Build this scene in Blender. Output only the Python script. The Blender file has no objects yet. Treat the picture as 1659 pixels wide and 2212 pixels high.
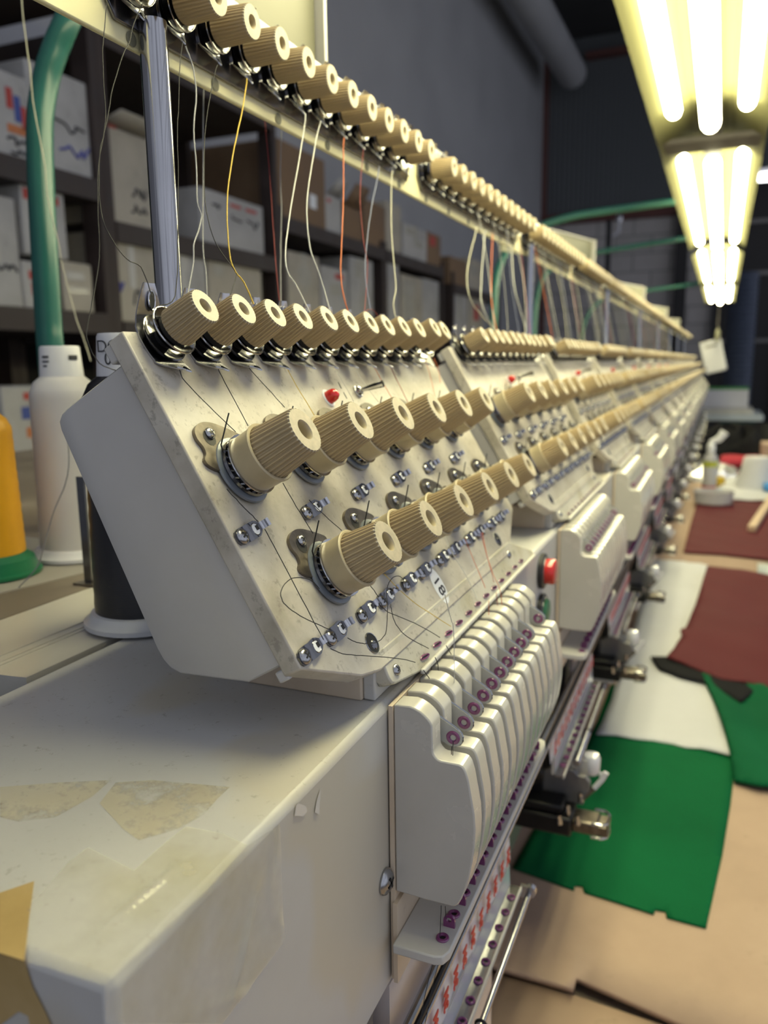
import bpy, bmesh, math, random
from mathutils import Vector, Matrix
random.seed(7)
C = bpy.context.scene.collection
K = 1.6            # metres per modelling unit
ZF = 0.87          # camera height above the floor, in modelling units
H = 0.27           # pitch of the embroidery heads
pi = math.pi
sin, cos, rad = math.sin, math.cos, math.radians

# ------------------------------------------------------------------ materials
MATS = {}
def nodes(name):
    m = bpy.data.materials.new(name); m.use_nodes = True
    nt = m.node_tree; b = nt.nodes['Principled BSDF']
    MATS[name] = m
    return m, nt, b
def lk(nt, a, b): nt.links.new(a, b)
def ramp(nt, src, stops):
    r = nt.nodes.new('ShaderNodeValToRGB')
    e = r.color_ramp.elements
    while len(e) < len(stops): e.new(0.5)
    for i, (p, c) in enumerate(stops):
        e[i].position = p; e[i].color = (c[0], c[1], c[2], 1) if not isinstance(c, (int, float)) else (c, c, c, 1)
    lk(nt, src, r.inputs[0]); return r.outputs[0]
def coords(nt, scale=(1, 1, 1), obj=True):
    t = nt.nodes.new('ShaderNodeTexCoord'); mp = nt.nodes.new('ShaderNodeMapping')
    mp.inputs['Scale'].default_value = scale
    lk(nt, t.outputs['Object' if obj else 'Generated'], mp.inputs[0]); return mp.outputs[0]
def noise(nt, vec, scale, detail=4, rough=.55):
    n = nt.nodes.new('ShaderNodeTexNoise'); n.inputs['Scale'].default_value = scale
    n.inputs['Detail'].default_value = detail; n.inputs['Roughness'].default_value = rough
    lk(nt, vec, n.inputs[0]); return n.outputs[0]
def mix(nt, fac, a, b):
    m = nt.nodes.new('ShaderNodeMix'); m.data_type = 'RGBA'
    if isinstance(fac, (int, float)): m.inputs[0].default_value = fac
    else: lk(nt, fac, m.inputs[0])
    for i, c in ((6, a), (7, b)):
        if isinstance(c, tuple): m.inputs[i].default_value = (*c[:3], 1)
        else: lk(nt, c, m.inputs[i])
    return m.outputs[2]
def bump(nt, b, src, strength=.2, dist=.001):
    bp = nt.nodes.new('ShaderNodeBump'); bp.inputs['Strength'].default_value = strength
    bp.inputs['Distance'].default_value = dist
    lk(nt, src, bp.inputs['Height']); lk(nt, bp.outputs[0], b.inputs['Normal'])
def plain(name, col, rough=.5, metal=0., var=.12, scale=60, spec=.5, bmp=0, coat=0, emit=None, es=0, trans=0, alpha=1):
    """base colour with a little grime noise"""
    m, nt, b = nodes(name)
    v = coords(nt)
    n = noise(nt, v, scale)
    d = tuple(c * (1 - var) for c in col); l = tuple(min(1, c * (1 + var * .6)) for c in col)
    lk(nt, ramp(nt, n, [(.3, d), (.7, l)]), b.inputs['Base Color'])
    b.inputs['Roughness'].default_value = rough; b.inputs['Metallic'].default_value = metal
    b.inputs['Specular IOR Level'].default_value = spec
    b.inputs['Coat Weight'].default_value = coat; b.inputs['Coat Roughness'].default_value = .1
    b.inputs['Transmission Weight'].default_value = trans; b.inputs['Alpha'].default_value = alpha
    if bmp: bump(nt, b, n, bmp)
    if emit:
        b.inputs['Emission Color'].default_value = (*emit, 1); b.inputs['Emission Strength'].default_value = es
    return m
def mottled(name, cols, rough, scale, speck=None, bmp=.08, spec=.5, coat=0):
    m, nt, b = nodes(name)
    v = coords(nt)
    n1 = noise(nt, v, scale, 6, .62); n2 = noise(nt, v, scale * 7, 5, .7)
    c = ramp(nt, n1, [(.32, cols[0]), (.5, cols[1]), (.68, cols[2])])
    if speck:
        c = mix(nt, ramp(nt, n2, [(speck[1], 0.), (speck[1] + .08, speck[2])]), c, speck[0])
    lk(nt, c, b.inputs['Base Color'])
    lk(nt, ramp(nt, n1, [(.3, rough * .8), (.7, min(1, rough * 1.25))]), b.inputs['Roughness'])
    b.inputs['Specular IOR Level'].default_value = spec
    b.inputs['Coat Weight'].default_value = coat
    if bmp: bump(nt, b, n2, bmp, .0005)
    return m
def emitter(name, col, s):
    m = bpy.data.materials.new(name); m.use_nodes = True; nt = m.node_tree
    nt.nodes.remove(nt.nodes['Principled BSDF'])
    e = nt.nodes.new('ShaderNodeEmission'); e.inputs[0].default_value = (*col, 1); e.inputs[1].default_value = s
    lk(nt, e.outputs[0], nt.nodes['Material Output'].inputs[0]); MATS[name] = m; return m

mottled('plate_paint', [(.33, .30, .235), (.475, .44, .37), (.58, .55, .48)], .38, 24, ((.20, .175, .14), .57, .5), spec=.6)
mottled('ledge_paint', [(.34, .30, .17), (.50, .48, .40), (.56, .54, .48)], .45, 22, ((.16, .14, .10), .58, .6))
mottled('tray_plastic', [(.46, .45, .435), (.50, .49, .475), (.54, .53, .51)], .5, 6, ((.22, .21, .2), .70, .7))
mottled('cover_plastic', [(.43, .415, .375), (.475, .46, .42), (.51, .495, .455)], .24, 9, ((.33, .30, .24), .66, .5), bmp=.03, coat=.25)
mottled('base_beige', [(.52, .42, .31), (.58, .48, .36), (.62, .53, .42)], .5, 14, ((.28, .2, .13), .64, .5))
mottled('pale_paint', [(.48, .47, .44), (.53, .52, .49), (.57, .56, .53)], .4, 12, ((.3, .28, .24), .66, .4))
plain('knob_plastic', (.44, .345, .20), .45, var=.04, scale=40, spec=.45)
plain('knob_face', (.45, .395, .29), .5, var=.16, scale=260, spec=.5)  # same plastic made paler: the light on the faces is in the colour
plain('collar_plastic', (.46, .39, .25), .38, var=.12, scale=70)
plain('strip_steel', (.22, .22, .235), .2, 1., var=.25, scale=30)
plain('screw_metal', (.42, .42, .43), .24, 1., var=.1)
plain('hook_metal', (.50, .50, .53), .22, 1., var=.08)
plain('chrome', (.50, .50, .52), .14, 1., var=.05)
plain('dark_chrome', (.20, .20, .21), .15, 1., var=.1)
plain('steel', (.38, .39, .40), .24, 1., var=.15)
plain('brushed_tube', (.40, .40, .42), .13, 1., var=.08, scale=25)
plain('brown_steel', (.19, .165, .135), .34, .9, var=.3, scale=220)
plain('disc_grey', (.15, .17, .195), .28, .15, var=.1)
plain('black_gap', (.012, .012, .013), .6)
plain('black_metal', (.008, .008, .009), .35, 0, var=.3, scale=40, spec=.35)
plain('grey_metal', (.17, .165, .165), .4, .4, var=.15)
plain('purple_ceramic', (.17, .035, .13), .22, var=.1, coat=.5)
plain('lever_paint', (.42, .42, .40), .32, var=.1)
plain('red_plastic', (.55, .015, .012), .2, var=.1, coat=.4)
plain('green_plastic', (.03, .16, .07), .3, var=.1)
plain('black_plastic', (.018, .018, .02), .4)
plain('sticker_white', (.80, .82, .85), .4, var=.05)
plain('ink_dark', (.03, .03, .035), .6)
plain('ink_red', (.62, .05, .03), .5, var=.05)
plain('tape_white', (.66, .65, .68), .3, var=.06, scale=30)
plain('gloss_white', (.62, .63, .68), .06, var=.04, coat=.6)
plain('clear_film', (.75, .77, .78), .1, trans=.85, var=.02)
plain('rail_cream', (.80, .75, .46), .4, var=.05, scale=8)
plain('panel_cream', (.185, .18, .12), .45, var=.06, scale=6)
plain('pink_white', (.60, .54, .52), .25, var=.08, scale=10, coat=.3)
plain('yellow_label', (.62, .42, .02), .5)
plain('rubber_black', (.02, .02, .02), .7)
# threads
for nm, c in dict(black=(.012, .012, .014), white=(.62, .62, .58), grey=(.30, .30, .31), yellow=(.62, .42, .05), orange=(.62, .16, .05),
                  red=(.30, .03, .03), cream=(.55, .53, .42), green=(.06, .22, .14), blue=(.2, .22, .33)).items():
    plain('thread_' + nm, c, .65, var=.15, scale=900)

# ------------------------------------------------------------------ mesh builder
ID = ((0, 0, 0), (1, 0, 0), (0, 1, 0), (0, 0, 1))
class MB:
    def __init__(s): s.v = []; s.f = []; s.k = []; s.mat = 'steel'; s.fr = ID
    def P(s, p):
        o, a, b, c = s.fr; x, y, z = p
        s.v.append((o[0] + a[0]*x + b[0]*y + c[0]*z, o[1] + a[1]*x + b[1]*y + c[1]*z, o[2] + a[2]*x + b[2]*y + c[2]*z))
        return len(s.v) - 1
    def F(s, *i): s.f.append(i); s.k.append(s.mat)
    def poly(s, pts): s.F(*[s.P(p) for p in pts])
    def box(s, x0, x1, y0, y1, z0, z1):
        i = [s.P((x, y, z)) for z in (z0, z1) for y in (y0, y1) for x in (x0, x1)]
        for q in ((0, 2, 3, 1), (4, 5, 7, 6), (0, 1, 5, 4), (2, 6, 7, 3), (0, 4, 6, 2), (1, 3, 7, 5)): s.F(*[i[j] for j in q])
    def prism(s, pts, c0, c1, ax='z'):
        """extrude a 2-D outline; ax = the extrusion axis, the outline fills the other two in cyclic order"""
        n = len(pts)
        def m(a, b, c): return {'z': (a, b, c), 'y': (b, c, a), 'x': (c, a, b)}[ax]
        A = [s.P(m(a, b, c0)) for a, b in pts]; B = [s.P(m(a, b, c1)) for a, b in pts]
        area = sum(pts[i][0]*pts[(i+1) % n][1] - pts[(i+1) % n][0]*pts[i][1] for i in range(n))
        if area < 0: A.reverse(); B.reverse()
        s.F(*reversed(A)); s.F(*B)
        for i in range(n): j = (i+1) % n; s.F(A[i], A[j], B[j], B[i])
    def lathe(s, prof, n=24, o=(0, 0), cap0=False, cap1=False):
        R = []
        for r, z in prof:
            R.append([s.P((o[0] + r*cos(2*pi*i/n), o[1] + r*sin(2*pi*i/n), z)) for i in range(n)])
        for a, b in zip(R, R[1:]):
            for i in range(n): j = (i+1) % n; s.F(a[i], a[j], b[j], b[i])
        if cap0: s.F(*reversed(R[0]))
        if cap1: s.F(*R[-1])
    def disc(s, r, z, n=20, o=(0, 0)): s.F(*[s.P((o[0] + r*cos(2*pi*i/n), o[1] + r*sin(2*pi*i/n), z)) for i in range(n)])
    def torus(s, R, r, z=0, n=20, m=8, o=(0, 0)):
        G = [[s.P((o[0] + (R + r*cos(2*pi*j/m))*cos(2*pi*i/n), o[1] + (R + r*cos(2*pi*j/m))*sin(2*pi*i/n), z + r*sin(2*pi*j/m))) for j in range(m)] for i in range(n)]
        for i in range(n):
            for j in range(m): s.F(G[i][j], G[(i+1) % n][j], G[(i+1) % n][(j+1) % m], G[i][(j+1) % m])
    def tube(s, pts, r, n=6, caps=True, rr=None):
        pts = [Vector(p) for p in pts]; rings = []; up = None
        for i, p in enumerate(pts):
            d = (pts[min(i+1, len(pts)-1)] - pts[max(i-1, 0)]).normalized()
            if up is None:
                up = Vector((0, 0, 1)) if abs(d.z) < .9 else Vector((1, 0, 0))
            a = d.cross(up).normalized(); b = d.cross(a).normalized(); up = -b if False else up
            q = rr[i] if rr else r
            rings.append([s.P(p + a*(q*cos(2*pi*k/n)) + b*(q*sin(2*pi*k/n))) for k in range(n)])
        for A, B in zip(rings, rings[1:]):
            for k in range(n): j = (k+1) % n; s.F(A[k], B[k], B[j], A[j])
        if caps: s.F(*rings[0]); s.F(*reversed(rings[-1]))
    def mesh(s, name, off=(0, 0, 0), smooth=35):
        me = bpy.data.meshes.new(name)
        me.from_pydata([((x-off[0])*K, (y-off[1])*K, (z-off[2])*K) for x, y, z in s.v], [], s.f)
        keys = list(dict.fromkeys(s.k))
        for k in keys: me.materials.append(MATS[k])
        me.polygons.foreach_set('material_index', [keys.index(k) for k in s.k])
        me.polygons.foreach_set('use_smooth', [True]*len(s.f))
        me.update(); me.set_sharp_from_angle(angle=rad(smooth))
        return me

# ------------------------------------------------------------------ objects
BASE = {}
MESH = {}
def W(p): return Vector((p[0]*K, p[1]*K, (p[2] + ZF)*K))
def thing(name, label, cat, base, group=None):
    o = bpy.data.objects.new(name, None); o.empty_display_size = .02; C.objects.link(o)
    o.location = W(base); o['label'] = label; o['category'] = cat
    if group: o['group'] = group
    BASE[o.name] = base; return o
def part(name, mb, parent, at=None, rot=None, label=None, mesh=None, bevel=0, smooth=35):
    """absolute-coordinate mesh when at is None, else a mesh in its own frame put at `at`"""
    b = BASE.get(parent.name, (0, 0, 0)) if parent.parent is None else None
    if mesh is None: mesh = mb.mesh(name, b if (at is None and b) else (0, 0, 0), smooth)
    o = bpy.data.objects.new(name, mesh); C.objects.link(o); o.parent = parent
    if at is not None and b is not None: o.location = Vector([(at[i]-b[i])*K for i in range(3)])
    elif at is not None: o.location = Vector(at)*K
    if rot is not None: o.rotation_euler = rot
    if label: o['label'] = label
    if bevel: bev(o, bevel)
    return o
def bev(o, w, seg=2):
    m = o.modifiers.new('bevel', 'BEVEL'); m.width = w*K; m.segments = seg; m.limit_method = 'ANGLE'; m.angle_limit = rad(40)
    m.harden_normals = False
def solo(name, mb, label, cat, base=None, group=None, kind=None, bevel=0, smooth=35):
    """a thing that is one mesh"""
    base = base or (0, 0, 0)
    o = bpy.data.objects.new(name, mb.mesh(name, base, smooth)); C.objects.link(o); o.location = W(base)
    if kind: o['kind'] = kind
    if label: o['label'] = label
    if cat: o['category'] = cat
    if group: o['group'] = group
    if bevel: bev(o, bevel)
    BASE[o.name] = base
    return o
def struct(name, mb, smooth=35): return solo(name, mb, None, None, kind='structure', smooth=smooth)
def copy_tree(o, dy=0, parent=None, depth=9, skip=()):
    c = o.copy(); C.objects.link(c)
    if parent is not None:
        c.parent = parent; c.matrix_parent_inverse = o.matrix_parent_inverse.copy()
    else: c.location.y += dy*K
    if depth > 0:
        for ch in o.children:
            if ch.name.split('.')[0] in skip: continue
            copy_tree(ch, 0, c, depth-1, skip)
    return c
def text(name, body, size, mat, parent, at, rot, extrude=.0002, label=None, bold=0):
    cu = bpy.data.curves.new(name, 'FONT'); cu.body = body; cu.size = size*K; cu.extrude = extrude*K; cu.offset = bold*K
    cu.align_x = 'CENTER'; cu.align_y = 'CENTER'; cu.materials.append(MATS[mat])
    key = 'txt_%s_%s_%s' % (body, size, mat)
    if key not in MESH:
        o = bpy.data.objects.new(name, cu); C.objects.link(o); bpy.context.view_layer.update()
        MESH[key] = bpy.data.meshes.new_from_object(o.evaluated_get(bpy.context.evaluated_depsgraph_get()))
        bpy.data.objects.remove(o)
    o = bpy.data.objects.new(name, MESH[key]); C.objects.link(o); o.parent = parent
    b = BASE.get(parent.name) if parent.parent is None else None
    o.location = Vector([(at[i]-(b[i] if b else 0))*K for i in range(3)]); o.rotation_euler = rot
    if label: o['label'] = label
    return o
ORD = ['nearest', 'second', 'third', 'fourth', 'fifth', 'sixth', 'seventh', 'eighth', 'ninth', 'tenth', 'eleventh', 'twelfth', 'thirteenth',
       'fourteenth', 'fifteenth', 'sixteenth', 'seventeenth', 'eighteenth', 'nineteenth', 'twentieth']

# ------------------------------------------------------------------ camera model (only used to place things where the photo shows them)
FPX = 1720.; PX0, PY0 = 829.5, 1106.
RY = Vector((732.5, 329., -FPX)).normalized()
RZ = Vector((-58., 10384., FPX)); RZ = (RZ - RY*RZ.dot(RY)).normalized()
RX = RY.cross(RZ)
def ray(u, v):
    c = Vector((u-PX0, PY0-v, -FPX)); return Vector((RX.dot(c), RY.dot(c), RZ.dot(c)))
def pX(u, v, x): d = ray(u, v); return d*(x/d.x)
def pY(u, v, y): d = ray(u, v); return d*(y/d.y)
def pZ(u, v, z): d = ray(u, v); return d*(z/d.z)
def pPl(u, v, p0, n):
    d = ray(u, v); p0 = Vector(p0); n = Vector(n); return d*(n.dot(p0)/n.dot(d))
def smoothpath(pts, sub=4):
    pts = [Vector(p) for p in pts]; out = []
    for i in range(len(pts)-1):
        p0 = pts[max(i-1, 0)]; p1 = pts[i]; p2 = pts[i+1]; p3 = pts[min(i+2, len(pts)-1)]
        for k in range(sub):
            t = k/sub
            out.append(.5*((2*p1) + (p2-p0)*t + (2*p0-5*p1+4*p2-p3)*t*t + (3*p1-p0-3*p2+p3)*t**3))
    out.append(pts[-1]); return out
# ------------------------------------------------------------------ tension boxes: slanted plate with two rows of big knobs and one row of small ones
T0 = Vector((.5, 0, -.8660)); N0 = Vector((.8660, 0, .5)); PO = Vector((-.1438, 0, .0095))
def PL(y, t, n=0): p = PO + T0*t + N0*n; return (p.x, y, p.z)
PF = lambda y, t, n=0: (PL(y, t, n), (0, 1, 0), tuple(-T0), tuple(N0))      # frame on the plate: x along the machine, y up the plate, z outwards
PROT = Matrix(((0, -.5, .8660), (1, 0, 0), (0, .8660, .5))).to_euler()
VROT = Matrix(((0, 0, 1), (1, 0, 0), (0, 1, 0))).to_euler()                 # upright surface facing +X
VF = lambda x, y, z: ((x, y, z), (0, 1, 0), (0, 0, 1), (1, 0, 0))

def add_knob(mb, z0, z1, r0, r1, hole, ridges=32, d=.0005, sub=4):
    """pleated knob with a bored face, axis +z"""
    n = ridges*sub
    def ring(r, z, dd):
        out = []
        for i in range(n):
            a = 2*pi*i/n; q = r - dd*((0, 1, 1, 0) if sub == 4 else (0, 1, .5))[i % sub] if sub > 1 else r
            out.append(mb.P((q*cos(a), q*sin(a), z)))
        return out
    L = z1-z0
    mb.mat = 'knob_plastic'
    R = [ring(r0*.97, z0, d*.3), ring(r0, z0+.0004, d), ring(r0+(r1-r0)*.55, z0+L*.55, d), ring(r1, z1-.0004, d)]
    for a, b in zip(R, R[1:]):
        for i in range(n): j = (i+1) % n; mb.F(a[i], a[j], b[j], b[i])
    mb.F(*reversed(R[0]))
    mb.mat = 'knob_face'
    T = [R[-1], ring(r1-.00035, z1, d*.2), ring(hole+.0002, z1, 0), ring(hole, z1-.0003, 0)]
    for a, b in zip(T, T[1:]):
        for i in range(n): j = (i+1) % n; mb.F(a[i], a[j], b[j], b[i])
    mb.mat = 'collar_plastic'
    U = [T[-1]]
    zz = z1-.0003
    for q in range(7 if sub > 1 else 2):
        zz -= .0011 if sub > 1 else .003; U.append(ring(hole*(.88 if q % 2 == 0 else 1.0), zz, 0))
    for a, b in zip(U, U[1:]):
        for i in range(n): j = (i+1) % n; mb.F(a[i], a[j], b[j], b[i])
    mb.mat = 'black_gap'; mb.F(*U[-1])
def add_small_discs(mb, n=28):
    mb.mat = 'dark_chrome'
    mb.lathe([(.0028, .0007), (.0062, .0012), (.0076, .0026), (.0078, .0030), (.0074, .0031), (.0058, .0022), (.003, .0020)], n)
    mb.lathe([(.003, .0040), (.0058, .0046), (.0073, .0060), (.0079, .0066), (.0078, .0070), (.0070, .0064), (.0055, .0054), (.003, .0052)], n)
    mb.mat = 'chrome'; mb.torus(.0077, .00028, .0067, n, 6)
    mb.mat = 'black_gap'; mb.lathe([(.0030, .0020), (.0030, .0079)], n)
    mb.lathe([(.0052, .0062), (.0050, .0078)], n)
def add_hook_plate(mb, dense=True):
    """chromed thread plate: round in the middle, long eye above, beak below"""
    mb.mat = 'hook_metal'
    L = []
    for i in range(33 if dense else 17):
        a = i/(32 if dense else 16)
        y = -.0110 + .0256*a
        if y < -.006: w = .0010 + (.0062-.0010)*((y+.0110)/.005)**.8
        elif y < .006: w = math.sqrt(max(.0074**2 - y*y*.55, 1e-9))*.92
        else: w = .0057*(1 - ((y-.006)/.0088)**1.3*.62)
        z = .0004 + (.0062*((y-.005)/.0096)**1.1 if y > .005 else 0) + (.0042*((-y-.006)/.005)**1.2 if y < -.006 else 0)
        L.append((y, w, z))
    th = .0005
    prev = None
    for y, w, z in L:
        cur = [mb.P((-w, y, z+.0002)), mb.P((-w*.8, y, z)), mb.P((0, y, z-.0001)), mb.P((w*.8, y, z)), mb.P((w, y, z+.0002)),
               mb.P((w, y, z+.0002-th)), mb.P((0, y, z-th)), mb.P((-w, y, z+.0002-th))]
        if prev:
            m = len(cur)
            for i in range(m): j = (i+1) % m; mb.F(prev[j], cur[j], cur[i], prev[i])
        else: mb.F(*cur)
        prev = cur
    mb.F(*reversed(prev))
    # rolled rims of the eye and the beak
    mb.tube([(.0007 + .0013*cos(a), .0106 + .0022*sin(a), .0043 + .0013*sin(a)) for a in [2*pi*i/12 for i in range(13)]], .0003, 5, False)
    mb.tube([(-.0014, -.0092, .0030), (0, -.0118, .0052), (.0014, -.0092, .0030)], .00035, 5)
    mb.mat = 'black_gap'; mb.fr_keep = None
    mb.F(*[mb.P((.0007 + .0012*cos(2*pi*i/10), .0106 + .0020*sin(2*pi*i/10), .0045 + .0013*sin(2*pi*i/10))) for i in range(10)])
def add_big_discs(mb, n=32):
    mb.mat = 'disc_grey'
    mb.lathe([(.004, .0004), (.0098, .0004), (.0102, .0009), (.0099, .0014), (.0088, .0017), (.004, .0018)], n)
    mb.mat = 'dark_chrome'
    mb.lathe([(.0078, .0017), (.0088, .0022), (.0086, .0030), (.0070, .0034)], n)
    mb.mat = 'black_gap'; mb.lathe([(.0080, .0017), (.0076, .0046)], n)
    mb.mat = 'dark_chrome'
    for i in range(0, 24):
        a = 2*pi*i/24; mb.tube([(.0083*cos(a), .0083*sin(a), .0026), (.0083*cos(a+.1), .0083*sin(a+.1), .0040)], .0003, 4)
    mb.mat = 'chrome'
    mb.lathe([(.0072, .0036), (.0086, .0040), (.0092, .0046), (.0091, .0049), (.0080, .0048)], n)
def add_collar(mb, n=36):
    mb.mat = 'collar_plastic'
    mb.lathe([(.0078, .0044), (.0083, .0046), (.0084, .0052), (.0085, .0100), (.0088, .0108), (.0089, .0114), (.0086, .0117), (.0080, .0116), (.0078, .0108), (.006, .0105)], n)
def add_ear(mb):
    mb.mat = 'brown_steel'
    pts = [(.0010, .0136), (-.0025, .0150), (-.0062, .0156), (-.0095, .0150), (-.0118, .0134), (-.0124, .0110), (-.0116, .0086), (-.0120, .0066), (-.0138, .0050), (-.0130, .0030), (-.0095, .0010),
           (-.004, 0), (0, .004), (.006, .0080), (.0075, .0100), (.0048, .0118)]
    sp = [(p.x, p.y) for p in smoothpath([(a, b, 0) for a, b in pts + [pts[0]]], 3)][:-1]
    mb.prism(sp, 0, .0011)
    mb.mat = 'black_gap'
    mb.disc(.0024, .00115, 12, (-.0072, .0108))
def add_screw(mb, r=.0021, o=(0, 0), z=0, n=16, mat='screw_metal'):
    mb.mat = mat
    mb.lathe([(r*.96, z), (r, z+r*.16), (r*.92, z+r*.34), (r*.66, z+r*.52), (r*.3, z+r*.60)], n, o, cap1=True)
    mb.mat = 'black_gap'
    for a in (.4, .4+pi/2):
        c, s_ = cos(a), sin(a); w = r*.12; l = r*.52; zz = z+r*.615
        mb.F(*[mb.P((o[0]+x*c-y*s_, o[1]+x*s_+y*c, zz)) for x, y in ((-l, -w), (l, -w), (l, w), (-l, w))])
def add_guide(mb, n=14):
    """screwed thread guide: cranked strip with a round eye and a curled end, along +x"""
    mb.mat = 'dark_chrome'
    w = .0023
    sec = [(-.0025, .0010, 0), (-.0018, .0019, 0), (0, w, 0), (.0024, w, 0), (.0030, w, .0010), (.0062, w*1.02, .0010), (.0075, w*.80, .0010), (.0086, w*.48, .0010), (.0095, w*.48, .0014), (.0101, w*.48, .0022), (.0098, w*.48, .0032)]
    prev = None
    for i, (x, ww, z) in enumerate(sec):
        th = .0006
        if i > 7: mb.mat = 'chrome'
        cur = [mb.P((x, -ww, z)), mb.P((x, ww, z)), mb.P((x+(.0004 if i > 8 else 0), ww, z+th)), mb.P((x+(.0004 if i > 8 else 0), -ww, z+th))]
        if prev:
            for k in range(4): j = (k+1) % 4; mb.F(prev[k], prev[j], cur[j], cur[k])
        else: mb.F(*reversed(cur))
        prev = cur
    mb.F(*prev)
    mb.mat = 'sticker_white'; mb.disc(.0016, .00166, n, (.0058, -.0001))
    mb.mat = 'dark_chrome'; mb.torus(.0017, .00016, .0016, n, 4, (.0058, -.0001))
    mb.mat = 'black_gap'; mb.box(.0059, .0072, -.0006, .0008, .0016, .0018)

Y1 = [.1803 + .018*k for k in range(12)]
Y2 = [.1866 + .0357*k for k in range(6)]
Y3 = [.2025 + .0361*k for k in range(6)]
def guide_spots():
    out = [(.172 + .0355*k, .0615) for k in range(6)]
    for k in range(6): out += [(.1715 + .0361*k, .0965), (.1867 + .0361*k, .0965)]
    return out
PLATE = [(.1685, 0), (.398, 0), (.398, .0966), (.3640, .1108), (.3600, .113), (.2040, .113), (.1930, .1105), (.1685, .0987)]
def add_tray(mb, b=.0015):
    mb.mat = 'tray_plastic'
    pr = [(.0062, -.0055), (.0062, -.0300), (.0066, -.0326), (.0078, -.0346), (.0100, -.0354), (.0770, -.0412), (.0800, -.0411), (.0830, -.0402), (.0856, -.0380), (.0960, -.0185), (.0960, -.0055)]
    a = [[mb.P(PL(y, t, n)) for t, n in (pr if e == 0 else [(t + (.0006 if t < .04 else -.0006), min(-.0055, n + .0008)) for t, n in pr])]
         for y, e in ((.1700, 1), (.1709, 0), (.3940, 0), (.3950, 1))]
    m = len(pr)
    for A, B in zip(a, a[1:]):
        for i in range(m): j = (i+1) % m; mb.F(A[i], A[j], B[j], B[i])
    mb.F(*reversed(a[0])); mb.F(*a[-1])
def add_plate(mb):
    mb.mat = 'plate_paint'; mb.fr = PF(0, 0)
    o = [(y, -t) for y, t in PLATE]
    mb.prism(o, -.0058, 0)
    mb.mat = 'tray_plastic'
    mb.box(.1690, .398, -.0053, -.0004, -.0085, -.0050)      # lip hooked over the tray
    mb.box(.1690, .398, -.0996, -.0966, -.0085, -.0050) if False else None
    mb.box(.1690, .1990, -.0999, -.0968, -.0085, -.0050)
    mb.fr = ID
def add_ledge(mb):
    """bracket below the plate carrying the row of slotted thread eyelets"""
    mb.mat = 'ledge_paint'
    u = Vector((.0028, 0, -.0069)).normalized(); w = Vector((-u.z, 0, u.x))*1; o = Vector((-.0888, 0, -.0858))
    mb.fr = (tuple(o), (0, 1, 0), tuple(-u), tuple(Vector((.0069, 0, .0028)).normalized()))
    mb.prism([(.2071, .002), (.2071, -.0068), (.2082, -.0088), (.2100, -.0096), (.2280, -.0126), (.3975, -.0126), (.3975, -.0100), (.3650, .002)], -.005, 0)
    mb.fr = ID
    mb.mat = 'pale_paint'
    e = o + u*.0126
    mb.prism([(e.z+.0006, e.x-.0005), (e.z+.0006, e.x+.0012), (e.z-.0012, e.x+.0012), (e.z-.0012, e.x-.0005)], .2285, .3975, 'y')
    mb.mat = 'base_beige'; mb.box(-.135, -.0945, .205, .365, -.0998, -.086)
    mb.mat = 'pale_paint'; mb.box(-.0945, -.0905, .206, .362, -.0996, -.087)
LO = Vector((-.0888, 0, -.0858)); LU = Vector((.0028, 0, -.0069)).normalized(); LN = Vector((.0069, 0, .0028)).normalized()
LROT = Matrix(((0, -LU.x, LN.x), (1, 0, 0), (0, -LU.z, LN.z))).to_euler()
def ledge_at(y, d, n=0): p = LO + LU*d + LN*n; return (p.x, y, p.z)
def add_slot(mb):
    mb.mat = 'purple_ceramic'
    mb.tube([(.0034*cos(a), .0006*sin(a) - .0004*cos(a), .0002) for a in [2*pi*i/16 for i in range(17)]], .00035, 5, False)
    mb.mat = 'black_gap'
    mb.F(*[mb.P((.0031*cos(a), .0004*sin(a) - .0004*cos(a), .0002)) for a in [2*pi*i/12 for i in range(12)]])
def add_led(mb):
    mb.mat = 'sticker_white'; mb.lathe([(.0036, .0001), (.0034, .0004), (.0026, .0004)], 20)
    mb.mat = 'red_plastic'; mb.lathe([(.0025, 0), (.0025, .0018), (.0022, .0032), (.0014, .0042), (.0005, .0045)], 20, cap1=True)
def add_switch(mb):
    mb.mat = 'chrome'
    mb.lathe([(.0026, 0), (.0026, .0008), (.0020, .0009), (.0018, .0020), (.0012, .0022)], 16, cap1=True)
    mb.tube([(0, 0, .001), (.0006, -.0014, .0065), (.0010, -.0026, .0110)], .001, 8, True, [.0007, .0011, .0014])

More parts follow.
